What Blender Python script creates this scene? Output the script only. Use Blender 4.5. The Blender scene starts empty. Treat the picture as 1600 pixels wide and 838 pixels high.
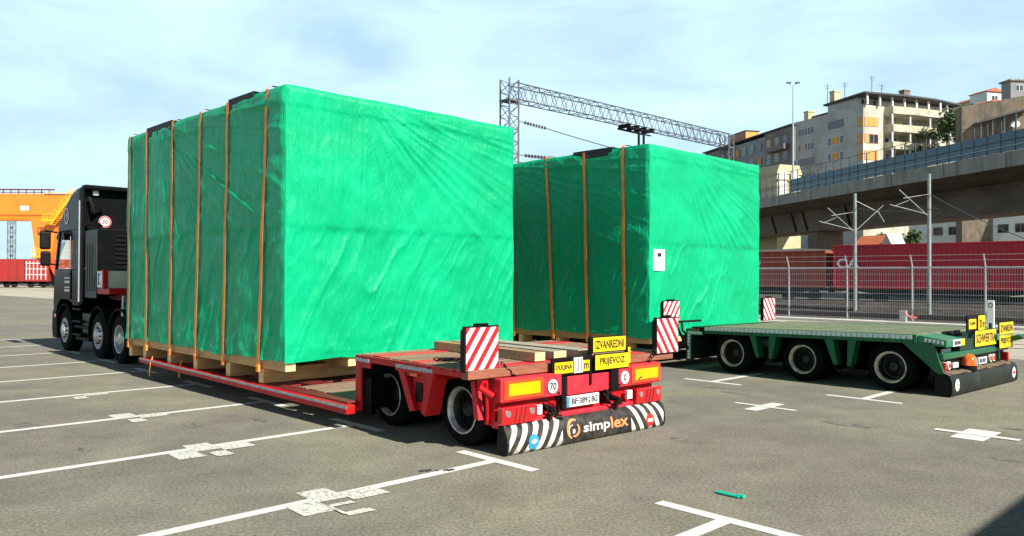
import bpy, math, random
import numpy as np
from mathutils import Matrix, Vector
random.seed(7)
RNG = np.random.RandomState(11)
R = math.radians
sc = bpy.context.scene
COL = sc.collection

# ------------------------------------------------------------------ camera
PITCH, ROLL, FPX, EYE = .0106, .0043, 1215.9, 1.82
cam = bpy.data.cameras.new('camera'); cam.sensor_width = 36; cam.lens = FPX / 1600 * 36
cam.clip_start = .1; cam.clip_end = 4000
camo = bpy.data.objects.new('camera', cam); COL.objects.link(camo); sc.camera = camo
fw = Vector((0, math.cos(PITCH), math.sin(PITCH))); up0 = Vector((0, -math.sin(PITCH), math.cos(PITCH))); rt0 = Vector((1, 0, 0))
rt = math.cos(ROLL) * rt0 + math.sin(ROLL) * up0; up = -math.sin(ROLL) * rt0 + math.cos(ROLL) * up0
cm = Matrix.Identity(4)
for i in range(3):
    cm[i][0], cm[i][1], cm[i][2] = rt[i], up[i], -fw[i]
cm[2][3] = EYE
camo.matrix_world = cm

# ------------------------------------------------------------------ frames: x = across the vehicle (v), y = along it (u)
def FR(a):
    s, c = math.sin(a), math.cos(a)
    return Matrix(((s, -c, 0, 0), (c, s, 0, 0), (0, 0, 1, 0), (0, 0, 0, 1)))
FA, FRR, FG, FB = FR(.7879), FR(.85), FR(.86), FR(.806)
WORLD = Matrix.Identity(4)

# ------------------------------------------------------------------ sun and sky
SUN_EL = R(38)
aa = .7879 + .02
sx, sy = math.cos(aa), -math.sin(aa)          # towards the sun, horizontally
sd = Vector((sx * math.cos(SUN_EL), sy * math.cos(SUN_EL), math.sin(SUN_EL)))
sun = bpy.data.lights.new('sun', 'SUN'); sun.energy = 5.0; sun.angle = R(.5); sun.color = (1, .95, .87)
suno = bpy.data.objects.new('sun', sun); COL.objects.link(suno); suno.location = (0, 0, 60)
suno.rotation_euler = sd.to_track_quat('Z', 'Y').to_euler()
w = bpy.data.worlds.new('World'); sc.world = w; w.use_nodes = True
nt = w.node_tree; nt.nodes.clear()
def N(t, typ, **k):
    n = t.nodes.new(typ)
    for a_, b_ in k.items():
        if a_[0] == 'i' and a_[1:].isdigit(): n.inputs[int(a_[1:])].default_value = b_
        else: setattr(n, a_, b_)
    return n
sky = N(nt, 'ShaderNodeTexSky'); sky.sky_type = 'NISHITA'; sky.sun_disc = False
sky.sun_elevation = SUN_EL; sky.sun_rotation = math.atan2(sx, sy); sky.air_density = 1.0; sky.dust_density = 2.0; sky.ozone_density = 1.6
tc = N(nt, 'ShaderNodeTexCoord')
mp = N(nt, 'ShaderNodeMapping'); mp.inputs['Scale'].default_value = (1.2, 1.2, 4.5)
nz = N(nt, 'ShaderNodeTexNoise'); nz.inputs['Scale'].default_value = 1.9; nz.inputs['Detail'].default_value = 7; nz.inputs['Roughness'].default_value = .55; nz.inputs['Distortion'].default_value = .4
rp = N(nt, 'ShaderNodeValToRGB'); rp.color_ramp.elements[0].position = .40; rp.color_ramp.elements[1].position = .68
rp.color_ramp.elements[0].color = (.45,) * 3 + (1,); rp.color_ramp.elements[1].color = (.97,) * 3 + (1,)
mx = N(nt, 'ShaderNodeMix', data_type='RGBA'); mx.inputs[7].default_value = (6.7, 9.6, 11.4, 1)
sep = N(nt, 'ShaderNodeSeparateXYZ'); nt.links.new(tc.outputs['Generated'], sep.inputs[0])
hr = N(nt, 'ShaderNodeValToRGB'); he = hr.color_ramp.elements; he[0].position = .33; he[1].position = .56; he[0].color = (1, 1, 1, 1); he[1].color = (.05, .07, .11, 1)
nt.links.new(sep.outputs[2], hr.inputs[0])
hm = N(nt, 'ShaderNodeMix', data_type='RGBA', blend_type='MULTIPLY'); hm.inputs[0].default_value = 1
bg = N(nt, 'ShaderNodeBackground'); bg.inputs[1].default_value = .077
wo = N(nt, 'ShaderNodeOutputWorld')
L = nt.links.new
L(tc.outputs['Generated'], mp.inputs[0]); L(mp.outputs[0], nz.inputs[0]); L(nz.outputs[0], rp.inputs[0])
L(rp.outputs[0], mx.inputs[0]); L(sky.outputs[0], mx.inputs[6]); L(mx.outputs[2], hm.inputs[6]); L(hr.outputs[0], hm.inputs[7]); L(hm.outputs[2], bg.inputs[0]); L(bg.outputs[0], wo.inputs[0])
vs = sc.view_settings; vs.view_transform = 'Standard'; vs.look = 'None'; vs.exposure = .75; vs.gamma = 1; vs.use_curve_mapping = False

# ------------------------------------------------------------------ materials
def ramp(t, a, b, ca=(0, 0, 0, 1), cb=(1, 1, 1, 1)):
    r = N(t, 'ShaderNodeValToRGB'); e = r.color_ramp.elements
    e[0].position = a; e[1].position = b; e[0].color = ca; e[1].color = cb
    return r
def c4(c): return (c[0], c[1], c[2], 1)
def mat(name, col, rough=.6, metal=0, dirt=None, damt=.5, dscale=3, fine=0, fscale=60, bump=0, bscale=40, spec=.5, stretch=(1, 1, 1), coat=0, dlo=.45, dhi=.7):
    m = bpy.data.materials.new(name); m.use_nodes = True; t = m.node_tree; b = t.nodes['Principled BSDF']
    b.inputs['Roughness'].default_value = rough; b.inputs['Metallic'].default_value = metal
    b.inputs['Specular IOR Level'].default_value = spec; b.inputs['Coat Weight'].default_value = coat
    tcn = N(t, 'ShaderNodeTexCoord'); mpn = N(t, 'ShaderNodeMapping'); mpn.inputs['Scale'].default_value = stretch
    t.links.new(tcn.outputs['Object'], mpn.inputs[0]); last = None
    b.inputs['Base Color'].default_value = c4(col)
    if dirt:
        n1 = N(t, 'ShaderNodeTexNoise'); n1.inputs['Scale'].default_value = dscale; n1.inputs['Detail'].default_value = 8; n1.inputs['Roughness'].default_value = .65
        r1 = ramp(t, dlo, dhi, (0, 0, 0, 1), (damt,) * 3 + (1,))
        m1 = N(t, 'ShaderNodeMix', data_type='RGBA'); m1.inputs[6].default_value = c4(col); m1.inputs[7].default_value = c4(dirt)
        t.links.new(mpn.outputs[0], n1.inputs[0]); t.links.new(n1.outputs[0], r1.inputs[0]); t.links.new(r1.outputs[0], m1.inputs[0]); last = m1.outputs[2]
        t.links.new(last, b.inputs['Base Color'])
    if fine:
        n2 = N(t, 'ShaderNodeTexNoise'); n2.inputs['Scale'].default_value = fscale; n2.inputs['Detail'].default_value = 4
        r2 = ramp(t, .3, .7, (1 - fine,) * 3 + (1,), (1 + fine * .6,) * 3 + (1,))
        m2 = N(t, 'ShaderNodeMix', data_type='RGBA', blend_type='MULTIPLY'); m2.inputs[0].default_value = 1
        if last: t.links.new(last, m2.inputs[6])
        else: m2.inputs[6].default_value = c4(col)
        t.links.new(mpn.outputs[0], n2.inputs[0]); t.links.new(n2.outputs[0], r2.inputs[0]); t.links.new(r2.outputs[0], m2.inputs[7])
        t.links.new(m2.outputs[2], b.inputs['Base Color'])
    if bump:
        n3 = N(t, 'ShaderNodeTexNoise'); n3.inputs['Scale'].default_value = bscale; n3.inputs['Detail'].default_value = 5
        bp = N(t, 'ShaderNodeBump'); bp.inputs['Strength'].default_value = bump; bp.inputs['Distance'].default_value = .02
        t.links.new(mpn.outputs[0], n3.inputs[0]); t.links.new(n3.outputs[0], bp.inputs['Height']); t.links.new(bp.outputs[0], b.inputs['Normal'])
    return m
def stripes(name, ca, cb, kx, kz, period, duty=.5, rough=.45, dirt=.25, base=None, ranges=None, kx2=None):
    # diagonal painted stripes in object space; ranges: [(x0,x1,kx)] keeps them inside parts of the length
    m = bpy.data.materials.new(name); m.use_nodes = True; t = m.node_tree; b = t.nodes['Principled BSDF']; b.inputs['Roughness'].default_value = rough
    tcn = N(t, 'ShaderNodeTexCoord'); sp = N(t, 'ShaderNodeSeparateXYZ'); t.links.new(tcn.outputs['Object'], sp.inputs[0])
    def mth(op, a, bb=None):
        n = N(t, 'ShaderNodeMath', operation=op)
        for i, q in enumerate((a, bb)):
            if q is None: continue
            if isinstance(q, (int, float)): n.inputs[i].default_value = q
            else: t.links.new(q, n.inputs[i])
        return n.outputs[0]
    def fac(kx_):
        s = mth('ADD', mth('MULTIPLY', sp.outputs[0], kx_ / period), mth('MULTIPLY', sp.outputs[2], kz / period))
        return mth('GREATER_THAN', mth('FRACT', mth('ADD', s, 50.0)), duty)
    if ranges:
        tot = None
        for x0, x1, k in ranges:
            f = mth('MULTIPLY', fac(k), mth('MULTIPLY', mth('GREATER_THAN', sp.outputs[0], x0), mth('LESS_THAN', sp.outputs[0], x1)))
            tot = f if tot is None else mth('ADD', tot, f)
    else: tot = fac(kx)
    mxx = N(t, 'ShaderNodeMix', data_type='RGBA'); mxx.inputs[6].default_value = c4(ca); mxx.inputs[7].default_value = c4(cb)
    t.links.new(tot, mxx.inputs[0])
    nn = N(t, 'ShaderNodeTexNoise'); nn.inputs['Scale'].default_value = 9; nn.inputs['Detail'].default_value = 8; nn.inputs['Roughness'].default_value = .7
    t.links.new(tcn.outputs['Object'], nn.inputs[0]); rr = ramp(t, .45, .75, (0, 0, 0, 1), (dirt,) * 3 + (1,)); t.links.new(nn.outputs[0], rr.inputs[0])
    m2 = N(t, 'ShaderNodeMix', data_type='RGBA'); m2.inputs[7].default_value = (.09, .075, .055, 1)
    t.links.new(rr.outputs[0], m2.inputs[0]); t.links.new(mxx.outputs[2], m2.inputs[6]); t.links.new(m2.outputs[2], b.inputs['Base Color'])
    return m
M = {}
M['red'] = mat('red_paint', (.52, .004, .008), .45, spec=.3, dirt=(.12, .03, .02), damt=.55, dscale=5, fine=.12, fscale=30)
M['red_faded'] = mat('faded_red_paint', (.62, .022, .04), .5, spec=.3, dirt=(.22, .06, .05), damt=.5, dscale=7)
M['darkred'] = mat('dark_red_frame', (.16, .01, .01), .6, dirt=(.03, .02, .015), damt=.7, dscale=6)
M['black'] = mat('black_steel', (.003, .003, .0035), .55, spec=.2, dirt=(.012, .010, .008), damt=.5, dscale=6)
M['cab'] = mat('black_truck_paint', (.002, .003, .005), .18, coat=0, spec=.05, dirt=(.008, .008, .008), damt=.35, dscale=4)
M['plastic'] = mat('dark_grey_plastic', (.003, .0035, .004), .5, spec=.06, dirt=(.012, .011, .010), damt=.4, dscale=5)
M['rubber'] = mat('tyre_rubber', (.003, .003, .003), .85, spec=.1, dirt=(.012, .011, .009), damt=.5, dscale=12, bump=.3)
M['rubberbelt'] = mat('dusty_rubber_belt', (.008, .012, .009), .55, spec=.3, dirt=(.05, .045, .03), damt=.5, dscale=4)
M['steel'] = mat('pale_steel', (.55, .55, .53), .38, metal=.6, dirt=(.12, .09, .06), damt=.7, dscale=9)
M['barrel'] = mat('shaded_rim_barrel', (.012, .013, .014), .5, metal=.3, dirt=(.05, .042, .03), damt=.6, dscale=9)  # inner part of the rim, shade of the deep dish painted into the colour
M['steeldark'] = mat('dark_hub_steel', (.012, .013, .014), .45, metal=.4, dirt=(.05, .035, .025), damt=.6, dscale=12)
M['rimcream'] = mat('cream_rim_paint', (.55, .50, .38), .5, dirt=(.10, .07, .05), damt=.8, dscale=8)
M['galv'] = mat('galvanised_steel', (.42, .44, .44), .45, metal=.5, dirt=(.25, .26, .26), damt=.5, dscale=8)
M['galvpaint'] = mat('grey_mast_paint', (.25, .28, .27), .5, dirt=(.14, .13, .11), damt=.6, dscale=4)
M['truss'] = mat('aged_grey_steelwork', (.13, .14, .15), .6, metal=.2, dirt=(.07, .07, .07), damt=.5, dscale=2)
M['darksteel'] = mat('dark_grey_steel', (.10, .11, .115), .5, metal=.3)
M['wood'] = mat('raw_spruce_timber', (.60, .36, .14), .7, dirt=(.30, .15, .05), damt=.6, dscale=3, fine=.25, fscale=25, stretch=(8, 1, 8), bump=.2)
M['woodx'] = mat('raw_spruce_timber_crosswise', (.62, .36, .14), .7, dirt=(.30, .14, .05), damt=.6, dscale=3, fine=.25, fscale=25, stretch=(1, 8, 8), bump=.2)
M['woodend'] = mat('pale_sawn_timber_end', (.74, .55, .27), .7, dirt=(.4, .25, .1), damt=.5, dscale=12)
M['oldwood'] = mat('weathered_deck_timber', (.30, .19, .12), .8, dirt=(.11, .07, .05), damt=.7, dscale=2.5, fine=.35, fscale=22, stretch=(1, 9, 3), bump=.35)
M['oldwoodu'] = mat('weathered_long_timber', (.42, .27, .14), .8, dirt=(.2, .11, .06), damt=.7, dscale=2.5, fine=.35, fscale=22, stretch=(9, 1, 3), bump=.35)
M['greywood'] = mat('grey_weathered_planks', (.40, .36, .28), .85, dirt=(.2, .17, .12), damt=.7, dscale=3, fine=.3, fscale=22, stretch=(9, 1, 3), bump=.3)
M['brownwood'] = mat('reddish_brown_board', (.30, .10, .055), .7, dirt=(.14, .06, .03), damt=.7, dscale=3, fine=.3, fscale=20, stretch=(1, 9, 9), bump=.2)
M['green'] = mat('green_trailer_paint', (.004, .115, .045), .35, dirt=(.02, .05, .03), damt=.5, dscale=5, fine=.15, fscale=30)
M['greenlight'] = mat('worn_green_paint', (.015, .19, .085), .5, dirt=(.16, .15, .09), damt=.6, dscale=4)
M['greendeck2'] = mat('bare_worn_deck_planks', (.24, .215, .14), .8, dirt=(.07, .16, .09), damt=.8, dscale=3, fine=.35, fscale=18, stretch=(9, 1, 3), bump=.3)
M['greendeck'] = mat('green_painted_deck_planks', (.06, .17, .09), .75, dirt=(.30, .26, .16), damt=.9, dscale=3, fine=.3, fscale=18, stretch=(9, 1, 3), bump=.3, dlo=.38, dhi=.62)
M['greendark'] = mat('dark_green_frame', (.003, .03, .014), .5, dirt=(.02, .02, .015), damt=.5)
M['yellow'] = mat('yellow_sign_sheet', (.88, .60, .0), .45, dirt=(.45, .33, .05), damt=.35, dscale=10)
M['ink'] = mat('black_lettering', (.008, .008, .008), .5)
M['white'] = mat('white_paint', (.80, .80, .78), .45, dirt=(.4, .38, .33), damt=.4, dscale=8)
M['whiteink'] = mat('white_lettering', (.78, .76, .70), .5, dirt=(.3, .26, .2), damt=.7, dscale=18, dlo=.4, dhi=.6)
M['orangeink'] = mat('orange_lettering', (.75, .28, .10), .5, dirt=(.25, .1, .05), damt=.6, dscale=16)
M['blueink'] = mat('blue_sticker', (.03, .28, .45), .45)
M['redink'] = mat('red_sticker', (.65, .03, .02), .45)
M['amber'] = mat('amber_reflector', (.95, .42, .0), .3, dirt=(.6, .25, .02), damt=.4, dscale=14)
M['redreflect'] = mat('orange_red_reflective_border', (.88, .07, .02), .3)
M['lens'] = mat('red_lamp_lens', (.55, .006, .01), .12, coat=1, dirt=(.25, .01, .01), damt=.6, dscale=30)
M['lensorange'] = mat('orange_lamp_lens', (.85, .13, .01), .15, coat=1)
M['chrome'] = mat('silver_lamp_ring', (.8, .8, .8), .15, metal=.9)
M['reflect'] = mat('grey_reflective_tape', (.45, .47, .48), .5, dirt=(.2, .2, .2), damt=.8, dscale=25, dlo=.4, dhi=.6)
M['whitetape'] = mat('white_reflective_tape', (.72, .76, .74), .4, dirt=(.3, .34, .3), damt=.5, dscale=25)
M['strap'] = mat('orange_webbing', (1.0, .30, .03), .6, dirt=(.5, .13, .03), damt=.5, dscale=9)
M['strapold'] = mat('faded_webbing', (.55, .34, .12), .65, dirt=(.35, .2, .08), damt=.5, dscale=9)
M['protector'] = mat('black_rubber_edge_guard', (.02, .017, .017), .7, dirt=(.06, .05, .045), damt=.5, dscale=20)
M['cream'] = mat('cream_board', (.62, .58, .45), .6, dirt=(.4, .35, .25), damt=.4, dscale=6)
M['stripeL'] = stripes('red_white_stripes_rising', (.78, .76, .74), (.55, .008, .015), -1.0, .70, .135)
M['stripeR'] = stripes('red_white_stripes_falling', (.78, .76, .74), (.55, .008, .015), 1.0, .70, .135)
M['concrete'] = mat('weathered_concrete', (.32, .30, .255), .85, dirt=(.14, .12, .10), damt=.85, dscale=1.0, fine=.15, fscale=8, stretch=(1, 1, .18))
M['concretedark'] = mat('shaded_stained_concrete', (.16, .115, .08), .85, dirt=(.07, .05, .035), damt=.9, dscale=.45, fine=.2, fscale=6, stretch=(1, .5, .8))  # darker concrete: shade under the viaduct painted in along with the stains
M['barrier'] = mat('blue_grey_barrier_panel', (.045, .11, .155), .35, dirt=(.08, .15, .19), damt=.6, dscale=1.2)
M['barpost'] = mat('dark_barrier_post', (.02, .03, .035), .5)
M['facade'] = mat('shaded_grey_render', (.46, .44, .41), .9, dirt=(.26, .24, .21), damt=.85, dscale=.3, fine=.12, fscale=3)  # greyer copy of the render, the shade of the left side put into the colour
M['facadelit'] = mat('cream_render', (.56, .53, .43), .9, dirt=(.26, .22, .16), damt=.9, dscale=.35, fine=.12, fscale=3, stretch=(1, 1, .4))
M['facadebrown'] = mat('brown_render', (.22, .18, .155), .9, dirt=(.15, .12, .10), damt=.7, dscale=.3, fine=.15, fscale=3)
M['facadegrey2'] = mat('cool_grey_render', (.26, .26, .26), .9, dirt=(.18, .17, .16), damt=.7, dscale=.3)
M['balcony'] = mat('yellowish_balcony_front', (.55, .50, .36), .85, dirt=(.28, .21, .12), damt=.9, dscale=.8, stretch=(1, 1, .4))
M['rooftile'] = mat('terracotta_roof', (.50, .14, .06), .8, dirt=(.25, .08, .04), damt=.6, dscale=2, fine=.3, fscale=10)
M['roofdark'] = mat('dark_roof_sheet', (.05, .05, .055), .7, dirt=(.1, .09, .08), damt=.5, dscale=1)
M['yellowwall'] = mat('ochre_wall', (.50, .44, .25), .85, dirt=(.32, .27, .16), damt=.5, dscale=.8)
M['orangewall'] = mat('orange_wall', (.70, .33, .08), .85)
M['whitewall'] = mat('white_wall', (.74, .74, .70), .8, dirt=(.45, .44, .4), damt=.5, dscale=.6)
M['brownwall'] = mat('brown_stained_wall', (.22, .17, .12), .9, dirt=(.08, .07, .05), damt=.95, dscale=.35, fine=.3, fscale=2, stretch=(1, 1, .4))
M['glass'] = mat('window_glass', (.03, .04, .05), .08, spec=.8)
M['winwhite'] = mat('white_window_frame', (.65, .65, .62), .6)
M['blind'] = mat('orange_blind', (.62, .30, .07), .7, dirt=(.4, .18, .05), damt=.5, dscale=2)
M['shutter'] = mat('terracotta_shutter', (.45, .17, .10), .7)
M['leaf'] = mat('dark_leaves', (.035, .075, .02), .7, dirt=(.07, .12, .03), damt=.8, dscale=1.5)
M['brownglaze'] = mat('brown_glazed_insulator', (.10, .035, .02), .25)
M['bark'] = mat('brown_bark', (.10, .07, .05), .9)
M['ballast'] = mat('track_ballast', (.045, .036, .03), .95, dirt=(.085, .07, .055), damt=.8, dscale=.7, fine=.5, fscale=6)
M['rail'] = mat('rusty_rail', (.10, .06, .045), .5, metal=.4)
M['kerb'] = mat('kerb_concrete', (.55, .53, .47), .85, dirt=(.3, .28, .24), damt=.6, dscale=1.5)
M['paleconcrete'] = mat('pale_concrete_apron', (.44, .41, .32), .9, dirt=(.28, .25, .19), damt=.7, dscale=.25, fine=.2, fscale=3)
M['crane'] = mat('orange_crane_paint', (.88, .24, .02), .5, dirt=(.62, .16, .03), damt=.5, dscale=.4)
M['craneyellow'] = mat('yellow_handrail_paint', (.85, .50, .02), .5)
M['wagonred'] = mat('red_wagon_paint', (.34, .022, .018), .6, dirt=(.16, .03, .02), damt=.6, dscale=.5)
M['wagonorange'] = mat('orange_red_hopper_paint', (.55, .09, .03), .6, dirt=(.3, .05, .03), damt=.6, dscale=.5)
M['container'] = mat('dark_red_container_paint', (.50, .003, .018), .5, dirt=(.28, .005, .015), damt=.6, dscale=.4)
M['rustcontainer'] = mat('rusty_red_container_paint', (.36, .055, .03), .65, dirt=(.22, .10, .06), damt=.8, dscale=.6, stretch=(1, 1, .3))
M['hill'] = mat('hillside_scrub', (.06, .075, .035), .95, dirt=(.13, .11, .07), damt=.8, dscale=.06, fine=.3, fscale=.8)
M['farhill'] = mat('hazy_distant_coast', (.20, .27, .31), 1, dirt=(.28, .33, .36), damt=.6, dscale=.01)  # distance haze is put into this blue-grey colour
M['teal'] = mat('turquoise_plastic', (.0, .42, .28), .5)
M['debris'] = mat('dark_debris', (.03, .028, .022), .9)
def glassmat():
    m = bpy.data.materials.new('clear_cab_glass'); m.use_nodes = True; t = m.node_tree; b = t.nodes['Principled BSDF']
    b.inputs['Base Color'].default_value = (.75, .8, .8, 1); b.inputs['Roughness'].default_value = .02; b.inputs['Transmission Weight'].default_value = 1; b.inputs['IOR'].default_value = 1.05
    return m
M['clear'] = glassmat()

def asphalt():
    m = bpy.data.materials.new('worn_asphalt'); m.use_nodes = True; t = m.node_tree; b = t.nodes['Principled BSDF']; b.inputs['Roughness'].default_value = .92; b.inputs['Specular IOR Level'].default_value = .25
    tcn = N(t, 'ShaderNodeTexCoord'); k = t.links.new
    def noise(s, d, r=.6, dist=0):
        n = N(t, 'ShaderNodeTexNoise'); n.inputs['Scale'].default_value = s; n.inputs['Detail'].default_value = d; n.inputs['Roughness'].default_value = r; n.inputs['Distortion'].default_value = dist
        k(tcn.outputs['Object'], n.inputs[0]); return n.outputs[0]
    def mixc(f, a, bb, mode='MIX'):
        n = N(t, 'ShaderNodeMix', data_type='RGBA', blend_type=mode)
        for i, q in ((0, f), (6, a), (7, bb)):
            if isinstance(q, (int, float)): n.inputs[i].default_value = q
            elif isinstance(q, tuple): n.inputs[i].default_value = q
            else: k(q, n.inputs[i])
        return n.outputs[2]
    big = ramp(t, .42, .58); k(noise(.22, 5, .6, .6), big.inputs[0])
    base = mixc(big.outputs[0], (.180, .166, .142, 1), (.215, .206, .152, 1))
    mid = ramp(t, .35, .68, (.80, .80, .80, 1), (1.12, 1.12, 1.12, 1)); k(noise(1.3, 8, .7), mid.inputs[0]); base = mixc(1.0, base, mid.outputs[0], 'MULTIPLY')
    f1 = ramp(t, .34, .66, (.32, .32, .32, 1), (1.75, 1.75, 1.72, 1)); k(noise(36, 5, .9), f1.inputs[0]); base = mixc(1.0, base, f1.outputs[0], 'MULTIPLY')
    f2 = ramp(t, .60, .70, (0, 0, 0, 1), (.8,) * 3 + (1,)); k(noise(17, 6, .8), f2.inputs[0]); base = mixc(f2.outputs[0], base, (.065, .06, .05, 1))
    # long stains and small oil spots
    mpn = N(t, 'ShaderNodeMapping'); mpn.inputs['Rotation'].default_value = (0, 0, R(8)); mpn.inputs['Scale'].default_value = (.55, 2.6, 1)
    k(tcn.outputs['Object'], mpn.inputs[0]); n = N(t, 'ShaderNodeTexNoise'); n.inputs['Scale'].default_value = 1.1; n.inputs['Detail'].default_value = 9; n.inputs['Roughness'].default_value = .68
    k(mpn.outputs[0], n.inputs[0]); st = ramp(t, .63, .74, (0, 0, 0, 1), (.6,) * 3 + (1,)); k(n.outputs[0], st.inputs[0]); base = mixc(st.outputs[0], base, (.075, .068, .055, 1))
    # cracks
    vo = N(t, 'ShaderNodeTexVoronoi', feature='DISTANCE_TO_EDGE'); vo.inputs['Scale'].default_value = .35
    nd = N(t, 'ShaderNodeMix', data_type='RGBA', blend_type='LINEAR_LIGHT'); nd.inputs[0].default_value = .35
    nn = N(t, 'ShaderNodeTexNoise'); nn.inputs['Scale'].default_value = 1.2; nn.inputs['Detail'].default_value = 6; k(tcn.outputs['Object'], nn.inputs[0])
    k(tcn.outputs['Object'], nd.inputs[6]); k(nn.outputs[1], nd.inputs[7]); k(nd.outputs[2], vo.inputs[0])
    cr = ramp(t, .0, .006, (.14,) * 3 + (1,), (0, 0, 0, 1)); k(vo.outputs[0], cr.inputs[0]); base = mixc(cr.outputs[0], base, (.05, .045, .04, 1))
    k(base, b.inputs['Base Color'])
    bp = N(t, 'ShaderNodeBump'); bp.inputs['Strength'].default_value = .5; bp.inputs['Distance'].default_value = .008; k(noise(90, 3, .8), bp.inputs['Height']); k(bp.outputs[0], b.inputs['Normal'])
    return m
M['asphalt'] = asphalt()
def roadpaint(name, wear, col=(.66, .66, .62)):
    m = mat(name, col, .75, dirt=(.20, .185, .15), damt=.95, dscale=30, fine=.2, fscale=60, dlo=wear, dhi=wear + .06); return m
M['oil'] = mat('dark_oil_stain', (.085, .078, .066), .8, dirt=(.2, .185, .15), damt=.95, dscale=9, dlo=.4, dhi=.55, fine=.3, fscale=50)
M['paint'] = roadpaint('white_road_paint', .60)
M['paintworn'] = roadpaint('worn_white_road_paint', .53, (.62, .61, .55))
def tarpmat():
    m = bpy.data.materials.new('green_tarpaulin'); m.use_nodes = True; t = m.node_tree; b = t.nodes['Principled BSDF']; k = t.links.new
    b.inputs['Roughness'].default_value = .38; b.inputs['Specular IOR Level'].default_value = .22
    tcn = N(t, 'ShaderNodeTexCoord')
    n = N(t, 'ShaderNodeTexNoise'); n.inputs['Scale'].default_value = 1.1; n.inputs['Detail'].default_value = 5; k(tcn.outputs['Object'], n.inputs[0])
    r = ramp(t, .35, .65, (.0, .34, .140, 1), (.0, .41, .180, 1)); k(n.outputs[0], r.inputs[0]); k(r.outputs[0], b.inputs['Base Color'])
    # crumple bumps: two stretched diagonal noises and a fine vertical one
    hs = []
    for rot, sc_, s, d in (((0, R(35), 0), (5, 5, 1.2), 4.0, 4), ((R(-35), 0, 0), (5, 5, 1.2), 4.0, 4), ((0, 0, 0), (9, 9, .8), 3.0, 3)):
        mpn = N(t, 'ShaderNodeMapping'); mpn.inputs['Rotation'].default_value = rot; mpn.inputs['Scale'].default_value = sc_; k(tcn.outputs['Object'], mpn.inputs[0])
        nn = N(t, 'ShaderNodeTexNoise'); nn.inputs['Scale'].default_value = s; nn.inputs['Detail'].default_value = d; nn.inputs['Roughness'].default_value = .6; nn.inputs['Distortion'].default_value = .8; k(mpn.outputs[0], nn.inputs[0]); hs.append(nn.outputs[0])
    a1 = N(t, 'ShaderNodeMath', operation='ADD'); k(hs[0], a1.inputs[0]); k(hs[1], a1.inputs[1]); a2 = N(t, 'ShaderNodeMath', operation='ADD'); k(a1.outputs[0], a2.inputs[0]); k(hs[2], a2.inputs[1])
    bp = N(t, 'ShaderNodeBump'); bp.inputs['Strength'].default_value = .8; bp.inputs['Distance'].default_value = .014
    for rot, sc_, wgt in (((0, R(32), 0), (4.2, 4.2, .8), .8), ((R(-32), 0, 0), (4.2, 4.2, .8), .8), ((0, R(-62), 0), (3.4, 3.4, .6), .35), ((R(62), 0, 0), (3.4, 3.4, .6), .35)):
        mpn = N(t, 'ShaderNodeMapping'); mpn.inputs['Rotation'].default_value = rot; mpn.inputs['Scale'].default_value = sc_; k(tcn.outputs['Object'], mpn.inputs[0])
        rn = N(t, 'ShaderNodeTexNoise', noise_type='RIDGED_MULTIFRACTAL'); rn.inputs['Scale'].default_value = 1.6; rn.inputs['Detail'].default_value = 5; rn.inputs['Roughness'].default_value = .6; rn.inputs['Distortion'].default_value = .5; k(mpn.outputs[0], rn.inputs[0])
        mu = N(t, 'ShaderNodeMath', operation='MULTIPLY_ADD'); mu.inputs[1].default_value = wgt; k(rn.outputs[0], mu.inputs[0]); k(a2.outputs[0], mu.inputs[2]); a2 = mu
    k(a2.outputs[0], bp.inputs['Height']); k(bp.outputs[0], b.inputs['Normal'])
    return m
M['tarp'] = tarpmat()

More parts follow.
